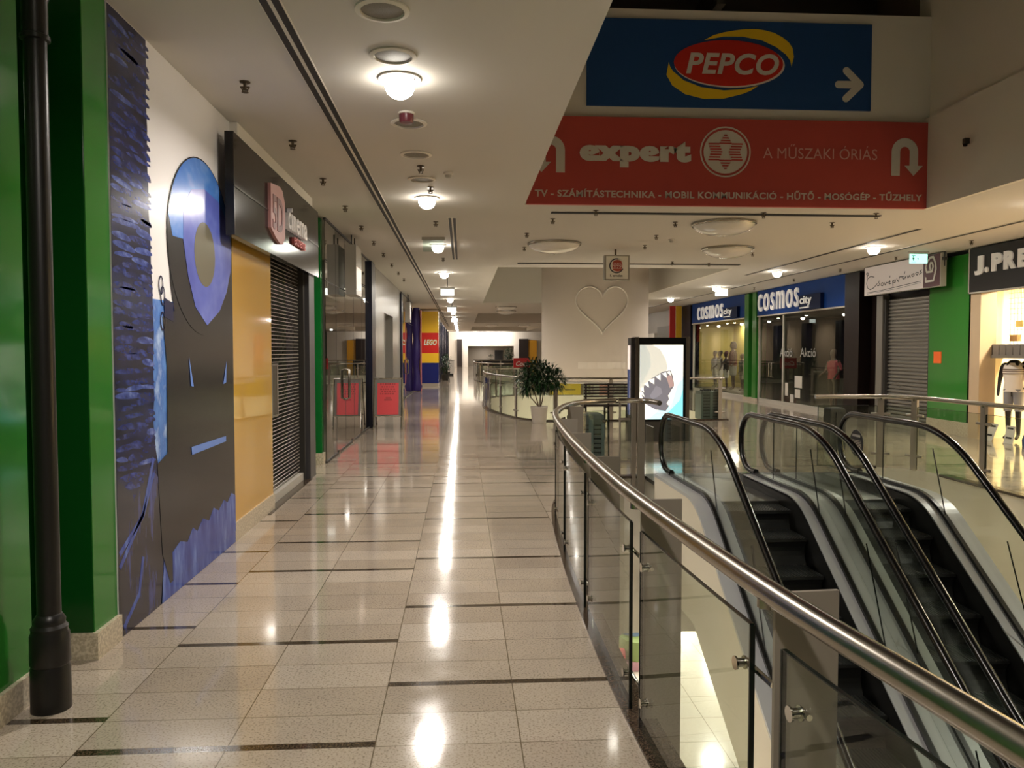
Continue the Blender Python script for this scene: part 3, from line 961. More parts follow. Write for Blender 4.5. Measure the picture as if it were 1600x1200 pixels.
glazed('shop', 2, -2.05, 27, 33, [28.2, 29.4, 30.6, 31.8], doors=(29.4,))
struct('wall_shop_far', MB().box(-6.2, -6, 26.4, 34, 0, CEIL).box(-6, -2.5, 26.4, 26.5, 0, CEIL).box(-6, -2.3, 33.1, 33.3, 0, CEIL), M_SHOPW)
area_light('shop_light', (-3.6, 30, CEIL - .03), .5, 8)
# draped purple cloth round the next column
t = thing('purple_drape', 'purple cloth wrapped round a column just before the yellow and red pillar', 'curtain', (-1.92, 33.6, 0))
m = MB()
rings = []
for i in range(20):
    z = .02 + i * .183
    rr = .17 + .03 * sin(i * .9) + (.05 if i in (0, 1) else 0)
    rings.append((-1.93 + .02 * sin(i * .7), 33.6, z, rr, rr * 1.1))
m.loft(rings, 18)
m.build('cloth', mat('purple_cloth', '#2d1c63', .45), t, True)
MB().box(-1.75, -1.70, 33.5, 33.7, .01, 3.4).build('edge_strip', mat('pink_strip', '#d07a74', .4), t)
struct('wall_left_far', MB().box(-2.6, -2.2, 33.3, 86, 0, CEIL), mat('far_wall', '#b4a48c', .5))

# the striped pillar with the brick-toy logo
t = thing('striped_pillar', 'square aisle pillar in yellow, red and blue bands with white letters', 'pillar', (-1.53, 38.7, 0))
X0, X1, Y0, Y1 = -1.95, -1.13, 38.3, 39.4
def band_box(z0, z1, c, nm):
    return MB().box(X0, X1, Y0, Y1, z0, z1).build(nm, mat('pillar_' + nm, c, .25), t)
band_box(0, .13, '#a79f92', 'plinth')
band_box(.13, 1.12, '#14226e', 'blue_band')
band_box(1.12, 1.58, '#efc12c', 'yellow_band')
rb = band_box(1.58, 2.56, '#cf2b25', 'red_band')
band_box(2.56, 3.58, '#f3c40f', 'yellow_band')
O = (-1.84, Y0, 1.95)
lg = MB()
lettering(lg, 'LEGO', O, *FW, .64, .3, .008, .085, .28, 1.12, 0)
lettering(lg, 'LEGO', (-1.83, Y0, 1.958), *FW, .62, .284, .014, .045, .28, 1.12, 1)
lettering(lg, 'LEGO', (-1.82, Y0, 1.97), *FW, .6, .26, .02, .015, .28, 1.12, 2)
lg.build('lettering', [mat('logo_yellow', '#e8c53a', .4), mat('logo_black', '#17130f', .4), mat('logo_white', '#f2eee6', .4)], rb)
# ------------------------------------------------------------------ railings
def resample(path, step):
    out, acc = [path[0]], 0
    for i in range(1, len(path)):
        a, b = path[i - 1], path[i]
        L = (b - a).length
        d = step - acc
        while d <= L:
            out.append(a.lerp(b, d / L))
            d += step
        acc = (acc + L) % step if L else acc
    return out
def cum(path):
    s = [0]
    for i in range(1, len(path)):
        s.append(s[-1] + (path[i] - path[i - 1]).length)
    return s
def at(path, S, s):
    s = max(0, min(s, S[-1]))
    for i in range(1, len(path)):
        if S[i] >= s:
            f = (s - S[i - 1]) / max(S[i] - S[i - 1], 1e-6)
            p = path[i - 1].lerp(path[i], f)
            tdir = (path[i] - path[i - 1]).normalized()
            return p, tdir
    return path[-1], (path[-1] - path[-2]).normalized()

def railing(path, posts, label, group=None, zt=1.03, plate_w=.19, plate_in=.02, zb=-.6, gtop=.9, r=.034, style='plate', gap=.12, split=None, skip=(), ends=True):
    """path: points at floor level; posts: arc positions of the posts"""
    S = cum(path)
    t = thing('glass_railing', label, 'railing', (path[0].x, path[0].y, 0), group)
    hr = [p + Vector((0, 0, zt)) for p in path]
    MB().tube(hr, r, 14).build('handrail', M_STEEL, t, True)
    for s in posts:
        p, d = at(path, S, s)
        n = Vector((d.y, -d.x, 0))
        if style == 'plate':
            m = MB()
            a, b = p + n * plate_in, p + n * (plate_in + plate_w)
            w = d * .007
            z1 = zt - .005
            vs = [a - w, b - w, b + w, a + w]
            m.add([(v.x, v.y, zb) for v in vs] + [(v.x, v.y, z1) for v in vs], [(0, 1, 2, 3)[::-1], (4, 5, 6, 7), (0, 1, 5, 4), (1, 2, 6, 5), (2, 3, 7, 6), (3, 0, 4, 7)])
            m.build('post', M_POST, t)
        else:
            m = MB()
            a, b = p - n * .02 - d * .045, p + n * .02 + d * .045
            vs = [p - n * .02 - d * .045, p + n * .02 - d * .045, p + n * .02 + d * .045, p - n * .02 + d * .045]
            m.add([(v.x, v.y, 0) for v in vs] + [(v.x, v.y, zt - .005) for v in vs], [(0, 1, 2, 3)[::-1], (4, 5, 6, 7), (0, 1, 5, 4), (1, 2, 6, 5), (2, 3, 7, 6), (3, 0, 4, 7)])
            m.build('post', M_POST, t)
            for z in (.2, .78):
                q = MB()
                u = d * .13
                q.tube([p - u + Vector((0, 0, z)), p + u + Vector((0, 0, z))], .02, 8)
                q.build('clamp', M_POST, t, True)
        # collar under the handrail
        MB().cyl(p + Vector((0, 0, zt - .045)) + n * .0, p + Vector((0, 0, zt - .02)), .03, n=10).build('collar', M_STEEL, t, True)
    # glass panes between posts
    marks = list(posts)
    spans = list(zip(marks[:-1], marks[1:]))
    if ends:
        if marks[0] > .3:
            spans = [(0, marks[0])] + spans
        if S[-1] - marks[-1] > .3:
            spans = spans + [(marks[-1], S[-1])]
    for i, (a, b) in enumerate(spans):
        if i in skip:
            continue
        a2, b2 = a + gap * .5, b - gap * .5
        N = max(2, int((b2 - a2) / .12))
        pts = [at(path, S, a2 + (b2 - a2) * k / N) for k in range(N + 1)]
        sec = []
        for p, d in pts:
            n = Vector((d.y, -d.x, 0))
            sec.append((p, n, Vector((0, 0, 1))))
        m = MB().sweep(sec, [(-.006, .015), (.006, .015), (.006, gtop), (-.006, gtop)])
        g = m.build('pane', [M_GLASS], t)
        e = MB()
        for j in (0, N):
            p, d = pts[j]
            n = Vector((d.y, -d.x, 0))
            o = -1 if j == 0 else 1
            e.sweep([(p + d * (.0 * o), n, Vector((0, 0, 1))), (p + d * (.007 * o), n, Vector((0, 0, 1)))], [(-.008, .015), (.008, .015), (.008, gtop), (-.008, gtop)])
        e.sweep([(p + Vector((0, 0, gtop)), n_, z_) for p, n_, z_ in sec], [(-.0065, 0), (.0065, 0), (.0065, .004), (-.0065, .004)])
        e.build('pane_edge', M_GEDGE, g)
        if style == 'plate':
            for j, z in ((0, .16), (0, .76), (N, .16), (N, .76)):
                p, d = pts[j]
                n = Vector((d.y, -d.x, 0))
                o = 1 if j == 0 else -1
                c = p + d * (.07 * o) + Vector((0, 0, z))
                q = MB().cyl(c - n * .02, c + n * .022, .014, n=12).cyl(c - n * .022, c - n * .016, .021, n=12).cyl(c + n * .008, c + n * .013, .021, n=12)
                q.cyl(c + n * .02, c + n * .02 - d * (.07 * o + gap * .5) * 1.0, .009, n=8)
                q.build('clamp', M_CHROME, t, True)
    return t
S0 = cum(RAIL_PATH)
def s_at_y(y):
    for i in range(1, len(RAIL_PATH)):
        if RAIL_PATH[i].y >= y:
            return S0[i]
    return S0[-1]
main_posts = [s_at_y(y) for y in (-.75, .62, 2.05, 3.5, 4.93, 6.36, 7.78, 9.55)]
railing(RAIL_PATH, main_posts, 'long curved glass railing with a bright steel handrail sweeping past the viewer', 'glass railings of the upper floor', gap=.2)
# straight return railing at the head of the escalators
ret = [Vector((2.1, 10.55, 0)), Vector((2.25, 10.53, 0)), Vector((2.42, 10.45, 0)), Vector((2.5, 10.3, 0)), Vector((2.52, 10.0, 0))]
rt = thing('glass_railing', 'short steel and glass railing end with twin posts at the escalator head', 'railing', (2.3, 10.5, 0), 'glass railings of the upper floor')
MB().tube([p + Vector((0, 0, 1.03)) for p in spline(ret, 5)], .034, 12).build('handrail', M_STEEL, rt, True)
MB().box(2.34, 2.43, 10.42, 10.46, -.3, 1.0).build('post', M_POST, rt)
MB().box(2.28, 2.33, 10.5, 10.58, -.3, 1.0).build('post', M_POST, rt)
MB().cyl((2.12, 10.55, 0), (2.12, 10.55, 1.0), .014, n=10).build('post', M_POST, rt, True)
MB().box(2.14, 2.27, 10.545, 10.557, .03, .9).build('pane', M_GLASS, rt)
MB().box(2.44, 2.452, 10.0, 10.42, .03, .72).build('pane', M_GLASS, rt)
for z in (.2, .78):
    MB().cyl((2.1, 10.55, z), (2.26, 10.55, z), .018, n=8).build('clamp', M_POST, rt, True)
# railing along the far side of the void and round the corner behind the second escalator
rp = spline([Vector((5.15, 11.28, 0)), Vector((5.6, 11.28, 0)), Vector((6.0, 11.22, 0)), Vector((6.3, 11.05, 0)), Vector((6.46, 10.75, 0)), Vector((6.52, 10.3, 0)), Vector((6.56, 8.5, 0)), Vector((6.57, 6, 0)), Vector((6.58, 2, 0)), Vector((6.58, -2.4, 0))], 6)
railing(rp, [.95, 1.42, 2.75, 4.1, 5.5, 6.9, 8.3, 9.7, 11.1, 12.5], 'straight steel and glass railing beyond the escalators, in front of the open shops', 'glass railings of the upper floor', style='bar', r=.03, gap=.1)
# railing round the next void, ending at the potted shrub
p2 = [Vector((x, y, 0)) for x, y in V2S][::-1]
p2 = [v + Vector((-.06, 0, 0)) for v in p2]
p2 = [Vector((6.4, 30.06, 0)), Vector((4.2, 30.06, 0))] + p2[:-1] + [Vector((1.98, 19.06, 0)), Vector((4.2, 19.04, 0)), Vector((6.4, 19.04, 0))]
p2 = p2[::-1]
L2 = cum(p2)[-1]
railing(p2, [.1 + k * (L2 - .2) / 15 for k in range(16)], 'oval steel and glass railing round the second opening, behind the potted shrub', 'glass railings of the upper floor', style='bar', r=.03, ends=False)
p3 = ([Vector((6.4, 55.6, 0))] + [Vector((x - .06, y, 0)) for x, y in V3S][::-1] + [Vector((6.4, 40.94, 0))])[::-1]
L3 = cum(p3)[-1]
railing(p3, [.1 + k * (L3 - .2) / 13 for k in range(14)], 'far steel and glass railing round the third opening down the aisle', 'glass railings of the upper floor', style='bar', r=.035, ends=False)

# ------------------------------------------------------------------ escalators
SLOPE = radians(35)
YC, RH = 8.53, 1.75       # start of the curve, handrail radius
ZH = .88
def prof(off, y0, y1, n=10):
    """line at perpendicular distance off below the handrail line, from the landing (y0) down to y1; (y,z,normal angle)"""
    zc = ZH - RH
    r = RH - off
    pts = [(y0, ZH - off, 0.)]
    for i in range(n + 1):
        a = SLOPE * i / n
        pts.append((YC - r * sin(a), zc + r * cos(a), a))
    yl, zl, a = pts[-1]
    pts.append((y1, zl - (yl - y1) * math.tan(SLOPE), SLOPE))
    return pts
YB = 1.35                # foot of the incline
M_GASKET = mat('gasket_black', '#121212', .3)
M_DECK = mat('deck_grey', '#c6c8c9', .34, .15)
M_SKIRT = mat('skirt_dark', '#2b2b2a', .35, .3)
M_STEP = mat('step_dark', '#3b3c3b', .42, .3)
M_TREAD = mat('step_ribs', '#4a4b4a', .45, .3)
M_CLAD = mat('truss_cream', '#ece3d0', .45)
M_EGLASS = glass('balustrade_glass', '#f6f9f5')
M_PLATE = mat('landing_plate', '#6d6c67', .3, .8)
def ribbon_yz(mb, x0, x1, line_a, line_b=None, thick=.02, m=0):
    """closed strip between x0 and x1 following line (y,z,a), given thickness below it"""
    path = []
    for y, z, a in line_a:
        nrm = Vector((0, sin(-a) * -1 * 0 + 0, 0))
        path.append(((0, y, z), (1, 0, 0), (0, -sin(a) * -1 * 0, 1)))
    mb.sweep(path, [(x0, -thick), (x1, -thick), (x1, 0), (x0, 0)], m)
    return mb
def wall_yz(mb, x0, x1, up, lo, m=0):
    """solid of width x0..x1 between an upper and a lower line with matching point counts"""
    vs = []
    n = len(up)
    for x in (x0, x1):
        vs += [(x, y, z) for y, z, *_ in up] + [(x, y, z) for y, z, *_ in lo]
    fs = []
    A, B, C_, D = 0, n, 2 * n, 3 * n
    for i in range(n - 1):
        fs += [(A + i, A + i + 1, B + i + 1, B + i), (C_ + i, D + i, D + i + 1, C_ + i + 1), (A + i, C_ + i, C_ + i + 1, A + i + 1), (B + i, B + i + 1, D + i + 1, D + i)]
    fs += [(A, B, D, C_), (A + n - 1, C_ + n - 1, D + n - 1, B + n - 1)]
    return mb.add(vs, fs, m)

def escalator(xl, xr, label, side_l, side_r, clad_l, clad_r):
    """xl, xr: handrail centre lines; side_*: how far the outer deck reaches"""
    xc = (xl + xr) / 2
    t = thing('escalator', label, 'escalator', (xc, EDGE_Y, 0), 'pair of escalators')
    for x, s in ((xl, -1), (xr, 1)):
        # handrail: newel arc then flat, curve, incline
        pts = [(x, 9.75, .17), (x, 9.9, .165)]
        pts += [(x, 9.93 + .37 * sin(a), .52 - .36 * cos(a)) for a in [radians(d) for d in range(20, 181, 16)]]
        pts += [(x, y, z) for y, z, a in prof(0, 9.8, YB - .4)[1:]]
        bx, bz = pts[-1][1], pts[-1][2]
        MB().tube(pts, .037, 12).build('handrail', M_RUBBER, t, True)
        rail2 = [(p[0], p[1], p[2]) for p in pts]
        # guide under the handrail (thin steel strip along the glass edge)
        # glass balustrade: region between handrail and deck line
        up = [(y, z) for y, z, a in prof(.03, 9.85, YB - .3)]
        lo = [(y, z) for y, z, a in prof(.74, 9.85, YB - .3)]
        g = MB()
        wall_yz(g, x - .005, x + .005, up, lo)
        fan = [(x, 9.85, .14)] + [(x, 9.85 + .40 * sin(a), .52 - .35 * cos(a)) for a in [radians(d) for d in range(10, 181, 12)]] + [(x, 9.85, .85)]
        for dx in (-.005, .005):
            g.add([(p[0] + dx, p[1], p[2]) for p in fan], [tuple(range(len(fan)))])
        bal = g.build('balustrade', M_EGLASS, t)
        for y in (9.2, 7.95):
            e = MB()
            zt = [p for p in prof(.03, 9.85, 1)][0][1] if y > YC else .88 - .03 - .2
            a = 0 if y > YC else .34
            e.sweep([((x, y, .14 if y > YC else -.02), (1, 0, 0), (0, 1, 0)), ((x, y + (.0 if y > YC else .25), zt), (1, 0, 0), (0, 1, 0))], [(-.006, -.002), (.006, -.002), (.006, .002), (-.006, .002)])
            e.build('joint', M_GEDGE, bal)
        for k in range(3):
            e = MB()
            y = 6.6 - k * 1.6
            zz = ZH - RH + RH * cos(SLOPE) - (YC - RH * sin(SLOPE) - y) * math.tan(SLOPE)
            e.sweep([((x, y + .4, zz - .04 + .4 * math.tan(SLOPE) * .2), (1, 0, 0), (0, 1, 0)), ((x, y, zz - .9), (1, 0, 0), (0, 1, 0))], [(-.006, -.002), (.006, -.002), (.006, .002), (-.006, .002)])
            e.build('joint', M_GEDGE, bal)
        # gasket at the foot of the glass
        MB().sweep([((x, y, z), (1, 0, 0), (0, 0, 1)) for y, z, a in prof(.735, 9.85, YB - .3)], [(-.022, -.02), (.022, -.02), (.022, .022), (-.022, .022)]).build('gasket', M_GASKET, t)
        # inner deck and skirt panel
        xi = x - s * .13
        MB().sweep([((0, y, z), (1, 0, 0), (0, 0, 1)) for y, z, a in prof(.75, 9.85, YB - .3)], [(min(x, xi), -.03), (max(x, xi), -.03), (max(x, xi), 0), (min(x, xi), 0)]).build('inner_deck', M_DECK, t)
        up = [(y, z) for y, z, a in prof(.765, 9.85, YB - .3)]
        lo = [(y, z) for y, z, a in prof(1.15, 9.85, YB - .3)]
        sk = MB()
        wall_yz(sk, min(xi, xi + s * .012), max(xi, xi + s * .012), up, lo)
        sk.build('skirt_panel', M_SKIRT, t)
        # rounded black end where the handrail enters
        MB().sweep([((x, 9.85, .0), (1, 0, 0), (0, 0, 1)), ((x, 10.02, .0), (1, 0, 0), (0, 0, 1))], [(-.13, .0), (.13, .0), (.13, .125), (-.13, .125)]).build('handrail_inlet', M_BLACK, t)
    # outer decks
    for x, s, w, c in ((xl, -1, side_l, clad_l), (xr, 1, side_r, clad_r)):
        xo = x + s * w
        MB().sweep([((0, y, z), (1, 0, 0), (0, 0, 1)) for y, z, a in prof(.75, 9.95, YB - .3)], [(min(x, xo), -.035), (max(x, xo), -.035), (max(x, xo), 0), (min(x, xo), 0)]).build('outer_deck', M_DECK, t)
        if c:
            up = prof(.785, 9.95, YB - .3)
            lo = []
            for y, z, a in up:
                lo.append((y, max(min(-1.2, z - 1.25), -5.2)))
            wall_yz(MB(), min(xo, xo - s * .03), max(xo, xo - s * .03), [(y, z) for y, z, a in up], lo).build('cladding', M_CLAD, t)
    # underside of the truss
    up = prof(1.25, 9.95, YB - .3)
    wall_yz(MB(), xl - .1, xr + .1, [(y, z) for y, z, a in up], [(y, max(min(-1.2, z - .8), -5.2)) for y, z, a in up]).build('truss', M_DGREY, t)
    # landing plates
    lp = MB().box(xl + .13, xr - .13, 8.95, EDGE_Y + .12, -.05, .004)
    lp.box(xl - .135, xr + .135, 9.95, EDGE_Y + .12, -.05, .003)
    lp.build('landing_plate', M_PLATE, t)
    MB().box(xl + .13, xr - .13, 8.7, 8.95, -.05, .006).build('comb_plate', mat('comb', '#8a8984', .35, .8), t)
    # steps: nosing line at .89 below the handrail
    xs0, xs1 = xl + .15, xr - .15
    ys = 8.7
    line = prof(.885, 9.9, -3)
    def zline(y):
        for (ya, za, _), (yb, zb, _) in zip(line[:-1], line[1:]):
            if yb <= y <= ya:
                return za + (zb - za) * (ya - y) / max(ya - yb, 1e-6)
        return line[-1][1]
    y = 8.72
    n = 0
    while y > YB - .1:
        z = zline(y - .4) if n else 0
        z = zline(y - .4 + .0)
        nxt = zline(y - .8)
        st = MB()
        st.box(xs0, xs1, y - .4, y, z - .03, z, 0)
        k = int((xs1 - xs0) / .03)
        for j in range(k):
            xa = xs0 + (j + .2) * (xs1 - xs0) / k
            st.box(xa, xa + .014, y - .4, y, z, z + .008, 1)
        drop = max(z - nxt, .02)
        arcp = [(y - .4 + .05 * sin(pi * j / 6), z - drop * j / 6) for j in range(7)]
        st.add([(x, yy, zz) for x in (xs0, xs1) for yy, zz in arcp], [(j, j + 1, 8 + j, 7 + j) for j in range(6)], 0)
        st.build('step', [M_STEP, M_TREAD], t)
        y -= .4
        n += 1
    MB().box(xl - .13, xr + .13, -1.2, YB + .2, -5.2, -5.19).build('landing_plate', M_PLATE, t)
    return t
e1 = escalator(2.62, 3.70, 'black-railed escalator nearer the curved railing, going down towards the viewer', .17, .139, True, False)
e2 = escalator(3.98, 5.05, 'black-railed escalator farther from the curved railing, beside the open shops', .139, .2, False, True)
# notice disc on the second escalator's newel glass
nd = MB().lathe([(.17, -.004), (.17, .004)], (0, 0, 0), 28).xform(Matrix.Translation((5.035, 9.82, .52)) @ Matrix.Rotation(pi / 2, 4, 'Y')).build('notice_disc', mat('notice_black', '#1d1d1f', .4), e2)
q = MB()
for z, w, h in ((.6, .2, .03), (.55, .24, .008), (.53, .26, .008), (.51, .25, .008), (.49, .26, .008), (.47, .22, .008)):
    q.box(5.028, 5.0305, 9.82 - w / 2, 9.82 + w / 2, z, z + h)
for dy in (-.07, 0, .07):
    q.plate(band(arc(-9.82 + dy, .42, .022, .022, 0, 360, 14), .008), (5.0305, 0, 0), *RW, 0, .002)
q.build('print', M_LGREY, nd)

# ------------------------------------------------------------------ signs on the far wall of the near void
FY = 10.9
t = thing('direction_banner', 'dark blue banner with a red oval logo and white arrow, upper of the two', 'banner', (3.7, FY, 5.05))
MB().box(1.70, 5.69, FY - .03, FY - .001, 5.04, 6.22).build('panel', mat('banner_blue', '#15457f', .6), t)
O = (0, FY - .03, 0)
MB().plate([(3.32, 5.95), (3.45, 6.02), (3.59, 6.06), (3.75, 6.09), (3.9, 6.11), (4.05, 6.115), (4.17, 6.1), (4.3, 6.07), (4.42, 6.01), (4.51, 5.94), (4.56, 5.87), (4.58, 5.75), (4.55, 5.62), (4.53, 5.7), (4.47, 5.78), (4.33, 5.88), (4.13, 5.965), (3.86, 6.01), (3.59, 6.005)], O, *FW, .001, .006).build('upper_swoosh', M_YELS, t)
MB().plate([(2.83, 5.64), (2.85, 5.58), (2.89, 5.52), (3.04, 5.4), (3.28, 5.315), (3.6, 5.275), (3.87, 5.295), (4.09, 5.35), (3.98, 5.28), (3.87, 5.235), (3.6, 5.165), (3.33, 5.155), (3.06, 5.215), (2.88, 5.33), (2.8, 5.47)], O, *FW, .001, .006).build('lower_swoosh', M_YELS, t)
el = MB().plate(ellipse(3.68, 5.63, .775, .315), O, *FW, .001, .004).build('oval_rim', mat('rim_pale', '#e8dcd0', .5), t)
MB().plate(ellipse(3.665, 5.645, .765, .31), O, *FW, .004, .008).build('oval', mat('oval_red', '#cc2a1c', .5), t)
lettering(MB(), 'PEPCO', (3.07, FY - .03, 5.49), *FW, 1.3, .29, .012, .028, .22, 1.06).build('lettering', M_WHITES, t)
a = MB().plate(band([(5.22, 5.39), (5.5, 5.39)], .1), O, *FW, .002, .008)
a.plate(band([(5.33, 5.58), (5.53, 5.39)], .1), O, *FW, .002, .009).plate(band([(5.33, 5.2), (5.53, 5.39)], .1), O, *FW, .002, .01)
for c in ((5.22, 5.39), (5.33, 5.58), (5.33, 5.2), (5.53, 5.39)):
    a.plate(ellipse(*c, .05, .05, 16), O, *FW, .002, .0085)
a.build('arrow', M_WHITES, t)

t = thing('store_banner', 'long red banner with white lettering and two curved arrows, lower of the two', 'banner', (3.7, FY, CEIL))
MB().box(.88, 6.5, FY - .07, FY - .001, CEIL + .003, 4.88).build('panel', mat('banner_red', '#bd4a42', .6), t)
O = (0, FY - .07, 0)
lettering(MB(), 'expert', (1.6, FY - .07, 4.2), *FW, 1.54, .36, .008, .075, 0, 1.12).build('lettering', M_WHITES, t)
em = MB().plate(band(arc(3.62, 4.43, .345, .335, 0, 360, 40), .02), O, *FW, .001, .005).plate(ellipse(3.62, 4.43, .305, .295), O, *FW, .001, .005).build('emblem', M_WHITES, t)
s = MB()
for j in range(4):
    w = .016 + .022 * j
    z = 4.665 - j * .036
    s.plate([(3.62 - w, z), (3.62 + w, z), (3.62 + w + .012, z - .02), (3.62 - w - .012, z - .02)], O, *FW, .006, .009)
    z = 4.195 + j * .036
    s.plate([(3.62 - w, z), (3.62 + w, z), (3.62 + w + .012, z + .02), (3.62 - w - .012, z + .02)], O, *FW, .006, .009)
for j in range(7):
    z = 4.43 + (j - 3) * .036
    inn = .045 + .014 * abs(j - 3)
    out = .24 - .012 * (3 - abs(j - 3))
    for sg in (-1, 1):
        s.plate([(3.62 + sg * inn, z - .01), (3.62 + sg * out, z - .01), (3.62 + sg * out, z + .01), (3.62 + sg * inn, z + .01)], O, *FW, .006, .009)
s.build('star_stripes', mat('banner_red', '#bd4a42', .6), em)
lettering(MB(), 'A MŰSZAKI ÓRIÁS', (4.15, FY - .07, 4.35), *FW, 1.62, .2, .008, -.004).build('lettering', mat('lettering_pink', '#d9a79c', .5), t)
lettering(MB(), 'TV - SZÁMÍTÁSTECHNIKA - MOBIL KOMMUNIKÁCIÓ - HŰTŐ - MOSÓGÉP - TŰZHELY', (.99, FY - .07, 3.79), *FW, 5.44, .125, .008, .03, 0, 1.08).build('lettering', mat('lettering_pale', '#d6c6ba', .5), t)
def uturn(x0, x1, zb, ztp, tip):
    m = MB()
    cx, rx = (x0 + x1) / 2, abs(x1 - x0) / 2
    sgn = 1 if x1 > x0 else -1
    path = [(x0, zb), (x0, ztp - rx)] + [(cx - sgn * rx * cos(radians(k)), ztp - rx + rx * sin(radians(k))) for k in range(15, 180, 15)] + [(x1, ztp - rx), (x1, zb + .13)]
    m.plate(band(path, .12), O, *FW, .001, .006)
    m.plate([(x1 - .13, zb + .14), (x1 + .13, zb + .14), (x1, zb + .0)], O, *FW, .001, .007)
    m.build('arrow', M_WHITES, t)
uturn(6.04, 6.3, 4.14, 4.6, 1)
uturn(1.34, 1.08, 4.12, 4.55, 1)

# small wall sensor on the side of the void
t = thing('wall_sensor', 'small dark sensor on the plain side wall right of the red banner', 'sensor', (6.43, 9.85, 4.35))
MB().box(6.38, 6.44, 9.81, 9.87, 4.33, 4.4).build('housing', M_DGREY, t)
MB().lathe([(.028, 0), (.024, -.03), (.004, -.036)], (6.4, 9.84, 4.33), 12).build('lens', M_BLACK, t, True)

# hanging light-box sign
t = thing('hanging_sign', 'small square white hanging sign with a round red logo', 'hanging sign', (3.04, 15.55, 3.1))
MB().box(2.79, 3.29, 15.5, 15.62, 3.08, 3.57).build('box', mat('hang_grey', '#9a9488', .4), t)
fc = MB().box(2.825, 3.255, 15.494, 15.5, 3.11, 3.55).build('face', mat('hang_face', '#ece8dc', .4), t)
MB().cyl((3.02, 15.56, 3.57), (3.02, 15.56, CEIL), .02, n=10).build('hanger', M_BRASS, t, True)
O = (0, 15.494, 0)
lg = MB().plate(band(arc(3.03, 3.365, .135, .135, 75, 335, 30), .022), O, *FW, .001, .003).build('crescent', mat('logo_navy', '#17202f', .5), t)
bn = mat('bun_red', '#b5543f', .5)
MB().plate(arc(3.045, 3.42, .09, .06, 0, 180, 16), O, *FW, .001, .004).plate(arc(3.045, 3.31, .09, .055, 180, 360, 16), O, *FW, .001, .004).build('bun', bn, t)
l = MB()
lettering(l, 'BURGER', (2.95, 15.494, 3.375), *FW, .2, .045, .005, .04)
lettering(l, 'KING', (2.95, 15.494, 3.315), *FW, .19, .055, .005, .05)
l.build('lettering', mat('logo_red', '#a8281e', .5), t)
lettering(MB(), '1. emelet', (2.9, 15.494, 3.15), *FW, .25, .045, .004, .02).build('lettering', mat('logo_dark', '#23201c', .5), t)

# hanging drum with a faint heart
t = thing('hanging_drum', 'huge pale hanging cylinder with a faint heart outline over the second opening', 'banner', (4.3, 25.3, .72))
DX, DY, DR = 4.3, 25.6, 1.72
M_DRUM = mat('drum_fabric', '#d9cdbf', .7, spec=.2)
MB().lathe([(DR, .72), (DR, 7.0), (DR - .02, 7.0), (DR - .02, .74)], (DX, DY, 0), 64).build('fabric', M_DRUM, t, True)
MB().tube([(DX + (DR + .0) * cos(a), DY + (DR + .0) * sin(a), .72) for a in [2 * pi * k / 48 for k in range(48)]], .03, 8, True).build('bottom_hoop', M_LGREY, t, True)
for a in (.8, 2.3, 3.9, 5.4):
    MB().cyl((DX + DR * cos(a) * .98, DY + DR * sin(a) * .98, 7.0), (DX + DR * cos(a) * .98, DY + DR * sin(a) * .98, ROOF), .012, n=6).build('cable', M_DGREY, t)
hp = []
for k in range(61):
    a = 2 * pi * k / 60
    hp.append((16 * sin(a) ** 3 / 16 * .82, (13 * cos(a) - 5 * cos(2 * a) - 2 * cos(3 * a) - cos(4 * a)) / 16 * .8 + 3.05))
def on_drum(u, z, o=.006):
    a = -pi / 2 + (u - .05) / DR
    return (DX + (DR + o) * cos(a), DY + (DR + o) * sin(a), z)
MB().tube([on_drum(u, z) for u, z in hp], .028, 6, True).build('heart_outline', mat('heart_line', '#e6ddd1', .6), t, True)
h = MB()
bb = [on_drum(-.75 + 1.5 * k / 10, 1.15) for k in range(11)]
for k in range(10):
    a, b = bb[k], bb[k + 1]
    h.quad(a, b, (b[0], b[1], 1.35), (a[0], a[1], 1.35))
h.build('faint_strip', mat('strip_line', '#e6dccf', .6), t)
# ------------------------------------------------------------------ things on the middle floor
# advertising totem with a lit screen
TX0, TX1, TY = 3.24, 4.19, 14.6
t = thing('advertising_totem', 'tall black advertising totem with a lit shark picture', 'display', (3.7, 14.7, 0))
m = MB().box(TX0 - .1, TX1 + .06, TY + .02, TY + .3, .0, 1.94)
m.build('body', M_DGREY, t)
MB().box(TX0 - .03, TX0 + .04, TY - .03, TY + .32, 0, 1.955).box(TX1 - .02, TX1 + .05, TY - .03, TY + .32, 0, 1.955).build('side_rail', mat('totem_bronze', '#6b6358', .3, .8), t)
MB().box(TX0 + .04, TX1 - .02, TY - .005, TY + .03, .38, 1.945).build('bezel', M_BLACK, t)
MB().box(TX0 + .02, TX1, TY + .0, TY + .3, 0, .38).build('base', M_DGREY, t)
SX0, SX1, SZ0, SZ1 = 3.3, 4.12, .42, 1.81
def su(px, py):
    return (SX0 + (px - 998) / 69 * (SX1 - SX0), SZ0 + (655 - py) / 117 * (SZ1 - SZ0))
def lit(name, c, s=1.0):
    return mat('screen_' + name, c, .5, emit=c, estr=s)
sc = MB().box(SX0, SX1, TY - .008, TY, SZ0, SZ1).build('screen', lit('white', '#fffef2', 1.15), t)
O = (0, TY - .008, 0)
def sp(poly, layer, nm, c, s=1.0):
    MB().plate([su(*p) for p in poly], O, *FW, .0006 * layer, .0006 * layer + .0005).build(nm, lit(nm, c, s), sc)
sp([(1067, 590), (1058, 600), (1050, 628), (1030, 640), (1010, 655), (1067, 655)], 1, 'water_pale', '#c9f4fb', 1.0)
sp([(1067, 608), (1062, 625), (1045, 643), (1030, 655), (1067, 655)], 2, 'water', '#8be9fa', .95)
